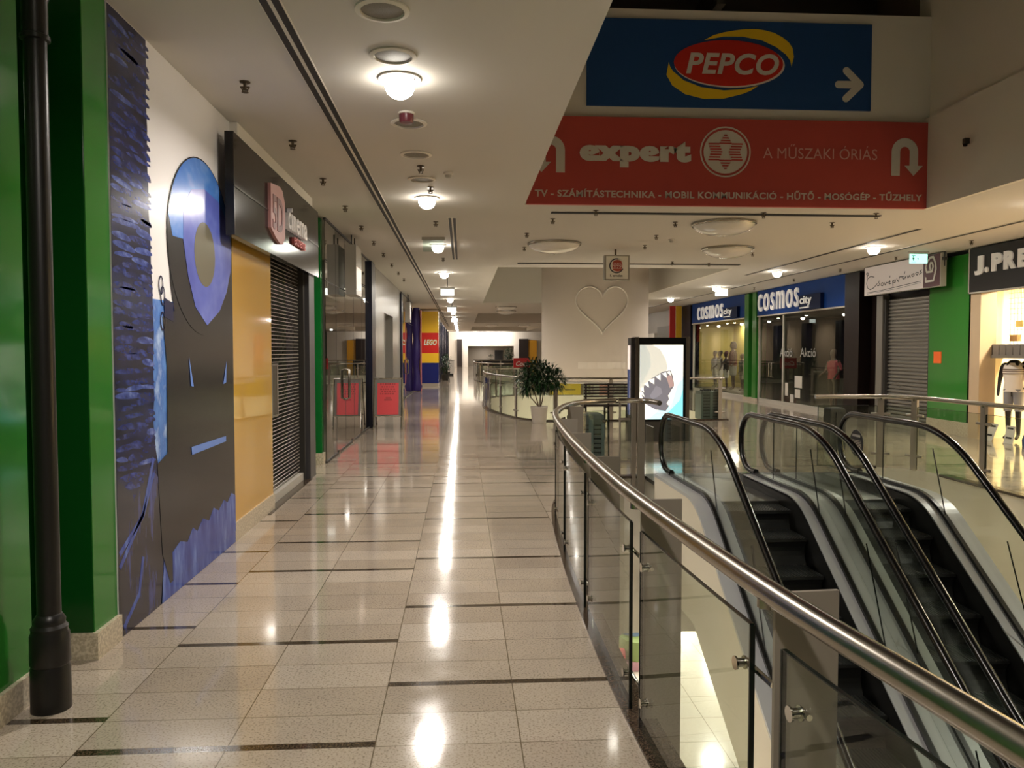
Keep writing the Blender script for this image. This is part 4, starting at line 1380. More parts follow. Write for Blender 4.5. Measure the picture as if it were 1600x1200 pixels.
sp([(998, 538), (1018, 538), (1030, 545), (1040, 562), (1042, 575), (1038, 583), (1020, 590), (1008, 600), (1000, 612), (998, 612)], 1, 'snout', '#dfddd0', .85)
sp([(998, 538), (1006, 538), (1014, 552), (1016, 570), (1006, 590), (998, 604)], 2, 'snout_shade', '#cfd4cc', .8)
sp([(1000, 614), (1006, 600), (1018, 590), (1035, 580), (1047, 578), (1051, 588), (1053, 602), (1048, 610), (1044, 618), (1046, 632), (1040, 642), (1024, 640), (1006, 630)], 3, 'mouth', '#7f7d86', .7)
sp([(1014, 618), (1024, 602), (1032, 606), (1034, 614), (1026, 620), (1018, 624)], 4, 'tongue', '#918f99', .75)
sp([(1040, 588), (1048, 584), (1053, 602), (1046, 606)], 4, 'gum', '#b99c98', .75)
TE = MB()
for p in [((999, 607), (1004, 604), (1005, 613)), ((1005, 600), (1011, 596), (1013, 605)), ((1012, 594), (1021, 590), (1021, 600)), ((1023, 588), (1031, 584), (1031, 594)), ((1033, 583), (1040, 581), (1041, 590)), ((1041, 581), (1046, 579), (1048, 587)), ((999, 614), (1003, 612), (1006, 620)), ((1043, 618), (1046, 614), (1048, 626)), ((1041, 630), (1046, 622), (1047, 636))]:
    TE.plate([su(*q) for q in p], O, *FW, .003, .0035)
TE.build('teeth', lit('tooth', '#fffdf0', 1.1), sc)
# lit strip on the totem's side
MB().box(TX0 - .112, TX0 - .1, TY + .08, TY + .26, .5, 1.8).build('side_screen', mat('side_screen', '#efe9e4', .4, emit='#ffe9dd', estr=.7), t)
MB().box(TX0 - .113, TX0 - .101, TY + .08, TY + .26, .5, 1.35).build('side_picture', mat('side_blue', '#39466e', .4, emit='#39466e', estr=.5), t)

def litter_bin(x, y, h, w, label, plant=False, tone='slate'):
    t = thing('litter_bin', label, 'bin', (x, y, 0), 'grey slatted litter bins')
    sl = mat('bin_slate', '#535c5c', .5) if tone == 'slate' else mat('bin_black', '#1a1b1b', .5)
    dk = mat('bin_dark', '#1c2020', .6)
    MB().box(x - w / 2 + .02, x + w / 2 - .02, y - w / 2 + .02, y + w / 2 - .02, 0.0, h * .78).build('liner', dk, t)
    m = MB()
    n = 8
    for i in range(n):
        z0 = .02 + i * h * .76 / n
        m.box(x - w / 2, x + w / 2, y - w / 2, y + w / 2, z0, z0 + h * .76 / n - .018)
    m.build('slats', sl, t)
    MB().box(x - .035, x + .035, y - w / 2 - .012, y - w / 2, .02, h * .9).box(x - w / 2 - .006, x - w / 2 + .04, y - w / 2 - .006, y + w / 2, .01, h * .8).box(x + w / 2 - .04, x + w / 2 + .006, y - w / 2 - .006, y + w / 2, .01, h * .8).build('frame', (mat('bin_frame', '#5f6f70', .4) if tone == 'slate' else sl), t)
    if not plant:
        m = MB().lathe([(w * .70, h * .78), (w * .72, h * .9), (w * .70, h * .97), (w * .6, h), (.03, h * 1.0)], (0, 0, 0), 4)
        m.xform(Matrix.Translation((x, y, 0)) @ Matrix.Rotation(pi / 4, 4, 'Z'))
        m.build('lid', sl, t)
    else:
        m = MB()
        m.box(x - w / 2, x + w / 2, y - w / 2, y + w / 2, h * .78, h * .9)
        m.build('lid', sl, t)
        g = MB()
        for i in range(40):
            a, r = random.uniform(0, 6.3), random.uniform(0, w * .45)
            g.lathe([(.008, 0), (.02, .02), (.012, .04), (.003, .05)], (x + r * cos(a), y + r * sin(a), h * .89), 6)
        g.build('stones', dk, t)
litter_bin(1.95, 12.1, .74, .4, 'grey slatted bin behind the curved railing, before the slatted bench')
litter_bin(6.12, 19.4, .78, .5, 'grey slatted bin with a pebble top, right of the lit screen', True)
litter_bin(6.42, 13.3, .72, .26, 'dark slatted bin behind the second escalator newel', tone='dark')

# slatted bench
t = thing('slatted_bench', 'dark brown slatted bench with a tall back, turned to the second opening', 'bench', (3.3, 18.2, 0))
wd = mat('bench_wood', '#1d130d', .5)
bx0, bx1 = 2.78, 3.95
for i in range(8):
    z = .42 + i * .07
    MB().box(bx0, bx1, 18.05 - i * .004, 18.08 - i * .004, z, z + .04).build('back_slat', wd, t)
for i in range(6):
    y = 18.1 + i * .085
    MB().box(bx0, bx1, y, y + .065, .41, .44).build('seat_slat', wd, t)
for x in (bx0 + .06, (bx0 + bx1) / 2, bx1 - .06):
    MB().box(x - .02, x + .02, 18.08, 18.11, 0, .95).box(x - .02, x + .02, 18.08, 18.6, .37, .41).box(x - .02, x + .02, 18.55, 18.59, 0, .4).build('leg', M_BLACKM, t)

# potted shrub with long leaves
M_LEAF = speckled('leaf_green', '#0f2412', '#234a20', .35, 25)
M_BARKP = mat('stem_brown', '#5a4a38', .7)
def leafy(mb, c, rx, ry, rz, n, L=.16, W=.035):
    for i in range(n):
        while True:
            u = Vector((random.uniform(-1, 1), random.uniform(-1, 1), random.uniform(-1, 1)))
            if .15 < u.length < 1:
                break
        p = Vector(c) + Vector((u.x * rx, u.y * ry, u.z * rz))
        d = (u + Vector((random.uniform(-.7, .7), random.uniform(-.7, .7), random.uniform(-.5, .6)))).normalized()
        s = d.cross(Vector((0, 0, 1)))
        s = s.normalized() if s.length > .05 else Vector((1, 0, 0))
        n_ = s.cross(d)
        l = L * random.uniform(.7, 1.25)
        a, b, e = p, p + d * l * .5 + n_ * .012, p + d * l - Vector((0, 0, l * .18))
        mb.add([a, b - s * W / 2, b + s * W / 2, e, b - n_ * .008], [(0, 1, 4), (0, 4, 2), (1, 3, 4), (4, 3, 2)])
def shrub(x, y, potr, poth, stems, crown, n, label, group=None, potm=None, name='potted_shrub', L=.16, W=.035):
    t = thing(name, label, 'plant', (x, y, 0), group)
    MB().lathe([(potr * .74, 0), (potr * .8, .02), (potr * .98, poth * .93), (potr, poth * .94), (potr, poth), (potr * .9, poth), (potr * .88, poth * .92), (.01, poth * .9)], (x, y, 0), 28).build('pot', potm or M_WHITES, t, True)
    m = MB()
    for pts in stems:
        m.tube([(x + a, y + b, c) for a, b, c in pts], [.016, .013, .009, .006][:len(pts)], 6)
    m.build('stem', M_BARKP, t, True)
    f = MB()
    for c, rx, ry, rz, k in crown:
        leafy(f, (x + c[0], y + c[1], c[2]), rx, ry, rz, int(n * k), L, W)
    f.build('foliage', M_LEAF, t)
    return t
shrub(1.8, 18.5, .205, .4, [[(0, 0, .35), (-.05, 0, .55), (-.14, 0, .8), (-.2, 0, 1.0)], [(.02, 0, .35), (.03, .02, .6), (.02, .03, .8), (.05, 0, 1.05)], [(.03, .02, .35), (.08, 0, .55), (.1, 0, .75), (.2, 0, 1.0)], [(0, 0, .38), (-.12, .03, .52), (-.2, .02, .62), (-.28, 0, .68)]],
      [((0, 0, 1.1), .5, .35, .28, .5), ((-.12, 0, 1.25), .25, .25, .2, .2), ((.32, 0, 1.0), .28, .25, .18, .2), ((-.3, 0, .92), .14, .14, .2, .1)], 1100, 'bushy dark green shrub in a white round pot at the oval railing', L=.19, W=.05)

# yellow banner on the far side of the second opening, and a red sign board beyond
t = thing('railing_banner', 'olive yellow banner hung on the far railing below the pale drum', 'banner', (3.9, 29.95, 0))
MB().box(3.32, 4.5, 29.93, 29.96, .03, .72).build('sheet', mat('banner_yellow', '#b7a02c', .6), t)
MB().box(3.45, 3.62, 29.925, 29.93, .25, .5).box(3.9, 4.3, 29.925, 29.93, .2, .24).build('print', mat('banner_print', '#7a6d28', .6), t)
t = thing('red_sign_board', 'red board with white script lettering behind the potted shrub', 'sign', (3.0, 40.2, 0))
MB().box(2.6, 3.42, 40.1, 40.25, .78, 1.33).build('board', mat('board_red', '#b32326', .4), t)
lettering(MB(), 'Coca', (2.72, 40.1, .93), *FW, .6, .24, .008, .02, .35).build('lettering', M_WHITES, t)
MB().box(2.7, 2.76, 40.13, 40.2, 0, .78).box(3.26, 3.32, 40.13, 40.2, 0, .78).build('leg', M_DGREY, t)

# ------------------------------------------------------------------ far end of the aisle
EYW = 84
w = MB().box(-7, .61, EYW, EYW + .3, 0, CEIL).box(5.48, 10, EYW, EYW + .3, 0, CEIL).box(.61, 5.48, EYW, EYW + .3, 2.2, CEIL)
struct('wall_end', w, M_WHITE)
struct('wall_end_recess', MB().box(.5, 5.6, EYW + 4, EYW + 4.2, 0, 2.4).box(.45, .6, EYW + .3, EYW + 4, 0, 2.4).box(5.5, 5.65, EYW + .3, EYW + 4, 0, 2.4).box(.5, 5.6, EYW + .3, EYW + 4, 2.2, 2.4), mat('recess_grey', '#8d8578', .5))
struct('floor_end', MB().box(-7, 10, 86, 89, -.1, 0), M_FLOOR)
area_light('end_light', (2.5, 82.2, CEIL - .12), 5, 230, size_y=.3, rot=(radians(65), 0, 0))  # lamps added and tilted to wash the end wall with light
area_light('end_light', (-1.6, 79, CEIL - .12), .4, 110, rot=(radians(55), 0, 0))
area_light('end_light', (2.4, EYW + 2, 2.15), .6, 90)  # lamp added to lighten the recess
struct('wall_end_dark', MB().box(-.54, .0, EYW - .35, EYW - .02, 0, 2.9).box(6.0, 6.98, EYW - .35, EYW - .02, 0, 2.95), mat('dark_brown', '#241a17', .4))
struct('wall_end_yellow', MB().box(7.0, 7.9, EYW - .25, EYW - .02, 0, 2.8), mat('warm_yellow', '#dda12c', .5))
d = thing('door_2', None, None, (4, 87.9, 0))
d['kind'] = 'structure'
MB().box(3.6, 4.5, 87.85, 87.95, 0, 1.75).build('door_leaf', M_BLACKM, d)
M_LEAF2 = mat('leaf_dark', '#14210f', .5)
for i, (x, y, cz, r, lab) in enumerate([(4.85, 82.6, 1.35, .52, 'round-headed dark tree in a pot before the white end wall'), (2.9, 80.8, .9, .36, 'small spiky plant standing before the recess in the end wall')]):
    t = thing('potted_tree', lab, 'plant', (x, y, 0), 'plants at the end of the aisle')
    MB().lathe([(.18, 0), (.25, .4), (.22, .4)], (x, y, 0), 16).build('pot', M_LGREY, t, True)
    MB().cyl((x, y, .35), (x, y, cz), .03, n=8).build('trunk', M_BARKP, t)
    f = MB()
    leafy(f, (x, y, cz), r, r, r, 500 if i == 0 else 120, .22, .07)
    f.build('foliage', M_LEAF, t)
for i, (x0, x1, y) in enumerate([(1.1, 2.6, 76), (2.8, 5.2, 74), (1.4, 5.2, 68)]):
    t = thing('seating_bench', 'dark low bench far down the aisle, %s from the end wall' % ORD[i], 'bench', (x0, y, 0), 'far benches')
    MB().box(x0, x1, y, y + .5, .4, .46).build('seat', M_BLACKM, t)
    MB().box(x0, x1, y + .46, y + .5, .46, .85).build('backrest', M_BLACKM, t)
    MB().box(x0 + .05, x0 + .12, y, y + .5, 0, .4).build('leg', M_BLACKM, t)
    MB().box(x1 - .12, x1 - .05, y, y + .5, 0, .4).build('leg', M_BLACKM, t)
for i, y in enumerate([43, 47.5, 52, 57, 63, 70]):
    o = MB().box(-1.55, -1.18, y, y + .7, 0, 3.4).build('shop_pillar', M_FRAMEB)
    tag(o, 'dark navy shopfront pillar beyond the striped pillar, %s in the row' % ORD[i], 'pillar', 'dark pillars down the aisle')
struct('wall_left_cream', MB().box(-2.2, -1.9, 39.5, 84, 0, CEIL), mat('shop_cream', '#cdb79a', .4))
for i, y in enumerate([46, 51]):
    shrub(-.98, y, .22, .35, [[(0, 0, .3), (0, 0, .8)]], [((0, 0, .95), .26, .3, .5, 1)], 200, 'green potted bush by the dark pillars, %s from the striped pillar' % ORD[i], 'bushes by the dark pillars', M_DGREY, L=.2, W=.06)
t = thing('waste_cart', 'small pale cabinet standing by the dark pillars far down the aisle', 'cabinet', (-.85, 55, 0))
MB().box(-1.1, -.55, 54.8, 55.3, .12, 1.0).build('body', M_WHITES, t)
MB().box(-1.12, -.53, 54.78, 55.32, 1.0, 1.05).build('top', M_LGREY, t)
MB().box(-1.05, -.6, 54.85, 55.25, 0, .12).build('base', M_BLACKM, t)

# ------------------------------------------------------------------ shops on the far aisle (wall facing the void)
RX = 9.9
M_INT = mat('shop_sand', '#a8954f', .6)
M_INTD = mat('shop_dark', '#2b2b22', .6)
M_NAVYP = mat('pillar_brown_black', '#170e0c', .4, spec=.15)
# J... shop, brightly lit and open
struct('wall_right_beige', MB().box(RX - .02, RX + .3, 14.6, 14.9, 0, 2.85), mat('beige_jamb', '#c2ab8b', .4))
struct('wall_shop_bright', MB().box(RX + 2.6, RX + 2.7, 6, 15, 0, 3.2).box(RX, RX + 2.6, 14.88, 14.98, 0, 3.2).box(RX, RX + 2.6, 6, 15, 3.0, 3.1), mat('shop_warm_white', '#efe0b8', .6))
for y in (13.6, 11.5, 9):
    area_light('shop_light', (RX + 1.0, y, 2.97), .5, 210, (1, .86, .62))
t = thing('shop_sign', 'charcoal fascia sign with thick pale capitals, nearest on the far aisle', 'shop sign', (9.85, 13, 2.82))
MB().box(9.84, 10.2, 8.0, 14.9, 2.83, 3.66).build('panel', mat('sign_charcoal', '#2c2a29', .5, spec=.2), t)
MB().box(9.835, 9.86, 14.9, 14.93, 2.8, 3.67).box(9.835, 9.86, 8, 14.93, 2.8, 2.83).build('trim', M_LGREY, t)
O = (9.84, 0, 0)
lc = mat('letter_pale', '#d9d3c8', .4, emit='#d9d3c8', estr=.15)
def jl(s, ya, yb, z0=3.17, z1=3.5, b=.05):
    lettering(MB(), s, (9.84, ya, z0), *RW, ya - yb, z1 - z0, .03, b, solid=.03).build('letter', lc, t)
jl('J', 14.72, 14.47, 3.14, 3.5, .07)
jl('.', 14.42, 14.33, 3.17, 3.27)
for s, ya, yb in (('P', 14.23, 13.94), ('R', 13.9, 13.58), ('E', 13.53, 13.27), ('S', 13.22, 12.94), ('S', 12.9, 12.62)):
    jl(s, ya, yb, b=.06)
# grid display wall, shelf with grey boxes, mannequins, price boards
t = thing('wire_display', 'wire grid panel hung with small accessories inside the bright shop', 'display', (11, 14.2, 1.8))
g = MB()
for k in range(22):
    g.box(10.55, 10.56, 12.6 + k * .1, 12.606 + k * .1, 1.8, 2.9)
for k in range(12):
    g.box(10.545, 10.555, 12.6, 14.75, 1.8 + k * .1, 1.806 + k * .1)
g.build('grid', mat('gilt_wire', '#c9a763', .4, .5), t)
for i, (y, z, c) in enumerate([(14.5, 1.88, '#a27a4d'), (14.1, 1.88, '#3a2e22'), (13.9, 2.12, '#e0c868'), (14.35, 2.15, '#e6d27a'), (13.4, 1.9, '#7a4330')]):
    MB().box(10.47, 10.545, y - .1, y + .1, z, z + .12).build('accessory', mat('acc%d' % i, c, .5), t)
MB().box(10.44, 10.54, 13.2, 13.75, 2.0, 2.42).build('case', mat('case_brown', '#6b3d2a', .5), t)
t = thing('display_shelf', 'grey display shelf across the bright shop above the headless mannequins', 'shelf', (10.3, 13.5, 1.56))
MB().box(10.1, 10.55, 11.8, 15.0 - .13, 1.56, 1.62).build('board', M_GREY, t)
for i in range(14):
    y = 14.68 - i * .19
    o = MB().box(10.12, 10.4, y - .085, y + .085, 1.62, 1.82).build('grey_box', mat('box_grey', '#77716a', .6))
    tag(o, 'grey open-topped box on the shelf of the bright shop, %s from the doorway jamb' % ORD[i], 'box', 'grey boxes on the display shelf')

def skin_mesh(name, J, E, root, m, parent):
    """J: {joint:(pos,radius)}, E: edges"""
    keys = list(J)
    me = bpy.data.meshes.new(name)
    me.from_pydata([J[k][0] for k in keys], [(keys.index(a), keys.index(b)) for a, b in E], [])
    o = bpy.data.objects.new(name, me)
    COL.objects.link(o)
    md = o.modifiers.new('Skin', 'SKIN')
    for i, k in enumerate(keys):
        sv = me.skin_vertices[0].data[i]
        sv.radius = (J[k][1], J[k][1] if not isinstance(J[k][1], tuple) else J[k][1][1])
        sv.use_root = (k == root)
    sd = o.modifiers.new('Subsurf', 'SUBSURF')
    sd.levels = sd.render_levels = 1
    bpy.context.view_layer.update()
    dg = bpy.context.evaluated_depsgraph_get()
    new = bpy.data.meshes.new_from_object(o.evaluated_get(dg))
    bpy.data.objects.remove(o)
    new.name = name
    new.materials.clear()
    new.materials.append(m)
    new.polygons.foreach_set('use_smooth', [True] * len(new.polygons))
    ob = bpy.data.objects.new(name, new)
    COL.objects.link(ob)
    ob.parent = parent
    ORG[ob.name] = (0, 0, 0)
    return ob

def mannequin(label, group, H=1.75, skin='#1b1714', head=True, top='#e8ded0', bottom='#8d8d92', hat=None, hair=None, stripes=None, bag=None, sleeves=False, long_legs=False, arm=(.0, .0), female=False, skirt=False):
    """built facing +x at the origin; moved afterwards"""
    t = thing('mannequin', label, 'mannequin', (0, 0, 0), group)
    k = H / 1.8
    sw = .2 if not female else .17
    J = {
        'pelvis': ((0, 0, .95 * k), .125 * k), 'waist': ((0, 0, 1.1 * k), .115 * k), 'chest': ((.01, 0, 1.3 * k), .135 * k), 'collar': ((0, 0, 1.45 * k), .075 * k), 'neck': ((.01, 0, 1.53 * k), .05 * k),
    }
    E = [('pelvis', 'waist'), ('waist', 'chest'), ('chest', 'collar'), ('collar', 'neck')]
    if head:
        J['jaw'] = ((.03 * k, 0, 1.6 * k), .065 * k)
        J['crown'] = ((.015 * k, 0, 1.72 * k), .078 * k)
        E += [('neck', 'jaw'), ('jaw', 'crown')]
    for s, n in ((-1, 'a'), (1, 'b')):
        fw = arm[0] if s < 0 else arm[1]
        J['sho' + n] = ((0, s * sw * k, 1.43 * k), .058 * k)
        J['elb' + n] = ((-.02 + fw * .12, s * (sw + .06) * k, 1.14 * k), .042 * k)
        J['wri' + n] = ((.03 + fw * .3, s * (sw + .05) * k, (.9 + fw * .2) * k), .028 * k)
        J['han' + n] = ((.05 + fw * .38, s * (sw + .04) * k, (.8 + fw * .25) * k), .024 * k)
        J['hip' + n] = ((0, s * .09 * k, .9 * k), .09 * k)
        J['kne' + n] = ((.02 * s, s * .1 * k, .5 * k), .058 * k)
        J['ank' + n] = ((-.02 + .02 * s, s * .1 * k, .09 * k), .036 * k)
        J['toe' + n] = ((.12 + .02 * s, s * .12 * k, .03 * k), .03 * k)
        E += [('collar', 'sho' + n), ('sho' + n, 'elb' + n), ('elb' + n, 'wri' + n), ('wri' + n, 'han' + n), ('pelvis', 'hip' + n), ('hip' + n, 'kne' + n), ('kne' + n, 'ank' + n), ('ank' + n, 'toe' + n)]
    b = skin_mesh('body', J, E, 'pelvis', mat('mannequin_' + skin, skin, .35), t)
    if head:
        hm = MB().loft([(.02, 0, 1.55 * k, .05 * k, .045 * k), (.03, 0, 1.6 * k, .085 * k, .07 * k), (.025, 0, 1.68 * k, .1 * k, .08 * k), (.01, 0, 1.75 * k, .095 * k, .078 * k), (0, 0, 1.8 * k, .05 * k, .045 * k)], 14)
        hm.add([(.12 * k, -.012, 1.64 * k), (.12 * k, .012, 1.64 * k), (.145 * k, 0, 1.635 * k), (.115 * k, 0, 1.69 * k)], [(0, 1, 2), (1, 3, 2), (3, 0, 2)])
        hm.build('head', mat('mannequin_' + skin, skin, .35), t, True)
    if top:
        tm = MB().loft([(0, 0, .92 * k, .15 * k, .185 * k), (0, 0, 1.1 * k, .135 * k, .165 * k), (.015, 0, 1.3 * k, .155 * k, .195 * k), (0, 0, 1.42 * k, .105 * k, .185 * k), (0, 0, 1.47 * k, .075 * k, .11 * k)], 18)
        if sleeves:
            for s in (-1, 1):
                tm.tube([(0, s * (sw - .03) * k, 1.42 * k), (-.01, s * (sw + .03) * k, 1.3 * k), (-.015, s * (sw + .055) * k, 1.18 * k)], [.075 * k, .072 * k, .062 * k], 10)
        tp = tm.build('shirt', mat('cloth_' + top, top, .8), t, True)
        if stripes:
            q = MB()
            for z in (1.26, 1.3, 1.34):
                q.loft([(.015, 0, z * k, .159 * k, .199 * k), (.015, 0, (z + .012) * k, .158 * k, .198 * k)], 18)
            q.build('stripe', mat('cloth_' + stripes, stripes, .8), tp, True)
    if bottom:
        bm_ = MB()
        if skirt:
            bm_.loft([(0, 0, .98 * k, .135 * k, .16 * k), (0, 0, .8 * k, .17 * k, .2 * k), (0, 0, .6 * k, .2 * k, .23 * k)], 16)
        else:
            zb = .12 if long_legs else .55
            for s in (-1, 1):
                bm_.loft([(0, s * .075 * k, .97 * k, .13 * k, .1 * k), (0, s * .09 * k, .8 * k, .11 * k, .085 * k), (0, s * .1 * k, zb * k, .085 * k, .072 * k)], 14)
        bm_.build('trousers' if long_legs else ('skirt' if skirt else 'shorts'), mat('cloth_' + bottom, bottom, .85), t, True)
    if hat and head:
        MB().loft([(0, 0, 1.7 * k, .12 * k, .1 * k), (0, 0, 1.78 * k, .115 * k, .098 * k), (-.01, 0, 1.84 * k, .07 * k, .06 * k)], 16).loft([(.06, 0, 1.705 * k, .15 * k, .1 * k), (.06, 0, 1.715 * k, .148 * k, .098 * k)], 16).build('cap', mat('cloth_' + hat, hat, .8), t, True)
    if hair and head:
        MB().loft([(-.03, 0, 1.55 * k, .09 * k, .095 * k), (-.02, 0, 1.68 * k, .11 * k, .1 * k), (-.005, 0, 1.78 * k, .105 * k, .09 * k), (0, 0, 1.83 * k, .05 * k, .045 * k)], 14).build('hair', mat('cloth_' + hair, hair, .7), t, True)
    if bag:
        MB().loft([(-.22, 0, .95 * k, .1, .14), (-.24, 0, 1.1 * k, .12, .16), (-.22, 0, 1.35 * k, .08, .12)], 14).build('backpack', mat('cloth_' + bag, bag, .7), t, True)
    return t
def put(t, x, y, z, rz):
    t.location = (x, y, z)
    t.rotation_euler = (0, 0, rz)
FACE = pi            # facing the aisle
put(mannequin('headless black mannequin in striped white vest and grey shorts in the bright shop', 'mannequins of the bright shop', 1.78, head=False, stripes='#5a3b2a', arm=(.1, .1)), 10.35, 14.28, .02, FACE + .5)
put(mannequin('headless black mannequin in a mustard top beside the striped-vest mannequin', 'mannequins of the bright shop', 1.74, head=False, top='#c49a4a', bottom='#15120f', arm=(.9, .9), female=True), 10.5, 13.55, .02, FACE + .3)
for i, (y, rz, h) in enumerate([(14.42, .15, .32), (13.85, -.2, .32)]):
    t = thing('price_board', 'small white price card leaning on the floor of the bright shop, ' + ('under the striped-vest mannequin' if i == 0 else 'nearer the frame edge'), 'sign', (9.98, y, 0), 'white price cards')
    lean = .1
    MB().add([(9.95, y + .12, 0), (9.95, y - .12, 0), (9.95 + lean, y - .12 - rz * .3, h), (9.95 + lean, y + .12 - rz * .3, h), (9.96, y + .12, 0), (9.96, y - .12, 0), (9.96 + lean, y - .12 - rz * .3, h), (9.96 + lean, y + .12 - rz * .3, h)], [(0, 1, 2, 3), (7, 6, 5, 4), (0, 4, 5, 1), (2, 6, 7, 3), (1, 5, 6, 2), (0, 3, 7, 4)]).build('card', M_WHITES, t)
    q = MB()
    for z in (.09, .26):
        f = z / h
        q.add([(9.945 + lean * f - .002, y + .08 - rz * .3 * f, z), (9.945 + lean * f - .002, y - .08 - rz * .3 * f, z), (9.945 + lean * (f + .1) - .002, y - .08 - rz * .3 * (f + .1), z + .032), (9.945 + lean * (f + .1) - .002, y + .08 - rz * .3 * (f + .1), z + .032)], [(0, 1, 2, 3)])
    q.build('print', M_BLACKM, t)
t = thing('denim_bag', 'blue denim bag on the floor at the edge of the bright shop', 'bag', (10.0, 13.35, 0))
MB().loft([(10.0, 13.3, 0, .12, .18), (10.0, 13.3, .12, .13, .19), (10.0, 13.3, .3, .06, .15)], 16).build('body', mat('denim', '#2f4f86', .8), t, True)
MB().tube([(10.0, 13.2, .28), (10.0, 13.22, .42), (10.0, 13.38, .42), (10.0, 13.4, .28)], .012, 6).build('handle', mat('denim', '#2f4f86', .8), t, True)

# green lacquered pier with an orange notice
struct('wall_right_pier', MB().box(RX, RX + .4, 14.9, 16.3, .28, 3.6), M_GREEN)
struct('baseboard_right', MB().box(RX - .02, RX + .4, 14.9, 16.3, 0, .28), M_STONE)
o = MB().box(RX - .012, RX, 15.84, 16.1, 1.44, 1.68).build('orange_notice', mat('notice_orange', '#f06a1e', .5))
tag(o, 'small orange notice stuck on the green pier beside the grey roller shutter', 'notice')
# white-signed shop with a grey roller shutter
t = thing('roller_shutter', 'closed grey ribbed roller shutter between dark doorway and green pier', 'shutter', (RX + .1, 17.2, 0))
prof_s = []
m = MB()
n = 34
zs = []
for i in range(n):
    z0 = .06 + i * 2.84 / n
    h = 2.84 / n
    zs += [(RX + .12, z0), (RX + .085, z0 + h * .35), (RX + .085, z0 + h * .65), (RX + .12, z0 + h * .98)]
vs = [(x, y, z) for y in (16.34, 18.1) for x, z in zs]
N = len(zs)
m.add(vs, [(i, i + 1, N + i + 1, N + i) for i in range(N - 1)])
m.build('slats', mat('shutter_grey', '#8e8b84', .38, .6), t)
MB().box(RX + .07, RX + .14, 16.3, 18.1, 0, .06).build('bottom_bar', M_ALU, t)
MB().box(RX + .02, RX + .16, 18.08, 18.14, 0, 2.9).build('guide_rail', M_DGREY, t)
MB().box(RX + .02, RX + .16, 16.31, 16.36, 0, 2.9).build('guide_rail', M_DGREY, t)
struct('trim_10', MB().box(RX - .02, RX + .2, 18.15, 18.42, 0, 3.0), mat('jamb_alu', '#7d7a74', .35, .4))
struct('wall_right_recess', MB().box(RX + .25, RX + .35, 18.4, 19.95, 0, CEIL).box(RX + .3, RX + .4, 16.2, 18.42, 2.9, CEIL).box(RX + .16, RX + .3, 16.2, 18.2, 2.9, 3.0), M_NAVYP)
t = thing('shop_sign', 'white shop sign with thin handwriting and a maroon spiral end panel', 'shop sign', (9.65, 17, 2.98))
MB().box(9.6, 9.72, 15.45, 18.48, 3.0, 3.67).build('box', mat('sign_alu', '#b5b0a6', .4), t)
MB().box(9.596, 9.6, 16.05, 18.46, 3.01, 3.66).build('face', mat('sign_pinkish', '#ddd2cc', .4, emit='#ddd2cc', estr=.12), t)
mp_ = MB().box(9.594, 9.6, 15.47, 16.05, 3.01, 3.66).build('end_panel', mat('sign_maroon', '#4a1f28', .4), t)
O = (9.594, 0, 0)
sp_ = MB()
path = [(-15.8, 3.37), (-15.82, 3.44), (-15.79, 3.5), (-15.73, 3.49), (-15.7, 3.42), (-15.74, 3.32), (-15.92, 3.32), (-15.96, 3.42), (-15.93, 3.52), (-15.8, 3.61), (-15.7, 3.61), (-15.62, 3.48), (-15.6, 3.36), (-15.68, 3.13), (-15.95, 3.13), (-15.95, 3.2)]
stroke(sp_, path, .045, O, *RW, .001, .004)
for p in path:
    sp_.plate(ellipse(p[0], p[1], .0225, .0225, 10), O, *RW, .001, .0042)
sp_.build('spiral', M_WHITES, mp_)
O = (9.596, 0, 0)
ink = mat('ink', '#2d2b2a', .6)
hand = MB()
def hs(pts, w=.018):
    stroke(hand, pts, w, O, *RW, .001, .003)
def sc_(u, v):
    return (-18.42 + u * 2.34, 3.08 + v * .46)
H_ = [
    [(.17, .72), (.1, .8), (.04, .7), (.02, .45), (.05, .2), (.1, .12), (.17, .2), (.23, .38)],
    [(.27, .5), (.25, .42), (.28, .34), (.26, .26), (.23, .27)],
    [(.31, .36), (.3, .26), (.33, .22), (.35, .3), (.33, .38), (.31, .36)],
    [(.36, .38), (.38, .22), (.4, .36), (.42, .34)],
    [(.44, .32), (.47, .36), (.46, .42), (.44, .36), (.45, .26), (.49, .28)],
    [(.46, .56), (.465, .66)],
    [(.51, .4), (.52, .1), (.52, .4), (.56, .42), (.56, .3), (.53, .3)],
    [(.58, .46), (.61, .3), (.63, .52), (.7, .5)],
    [(.69, .5), (.68, .42), (.71, .38), (.73, .5), (.74, .38)],
    [(.71, .62), (.72, .74)],
    [(.76, .52), (.77, .4), (.8, .52), (.81, .4)],
    [(.83, .54), (.84, .44), (.87, .46), (.87, .56), (.84, .54)],
    [(.89, .56), (.92, .46), (.94, .58), (.9, .6)],
    [(.99, .68), (.96, .62), (.99, .55), (.95, .48)],
    [(.04, .88), (.01, .96), (.04, 1.0), (.06, .92), (.04, .84), (.03, .76)]]
for p in H_:
    hs([sc_(*q) for q in p])
hs([sc_(.03, -.02), sc_(.3, .0), sc_(.98, .17)], .012)
hs([sc_(.03, -.08), sc_(.6, -.02), sc_(.98, .1)], .006)
hand.build('handwriting', ink, t)
MB().cyl((9.66, 15.42, 3.4), (9.66, 15.42, CEIL), .012, n=8).box(9.62, 9.7, 15.38, 15.46, 3.52, 3.58).build('bracket', M_DGREY, t)

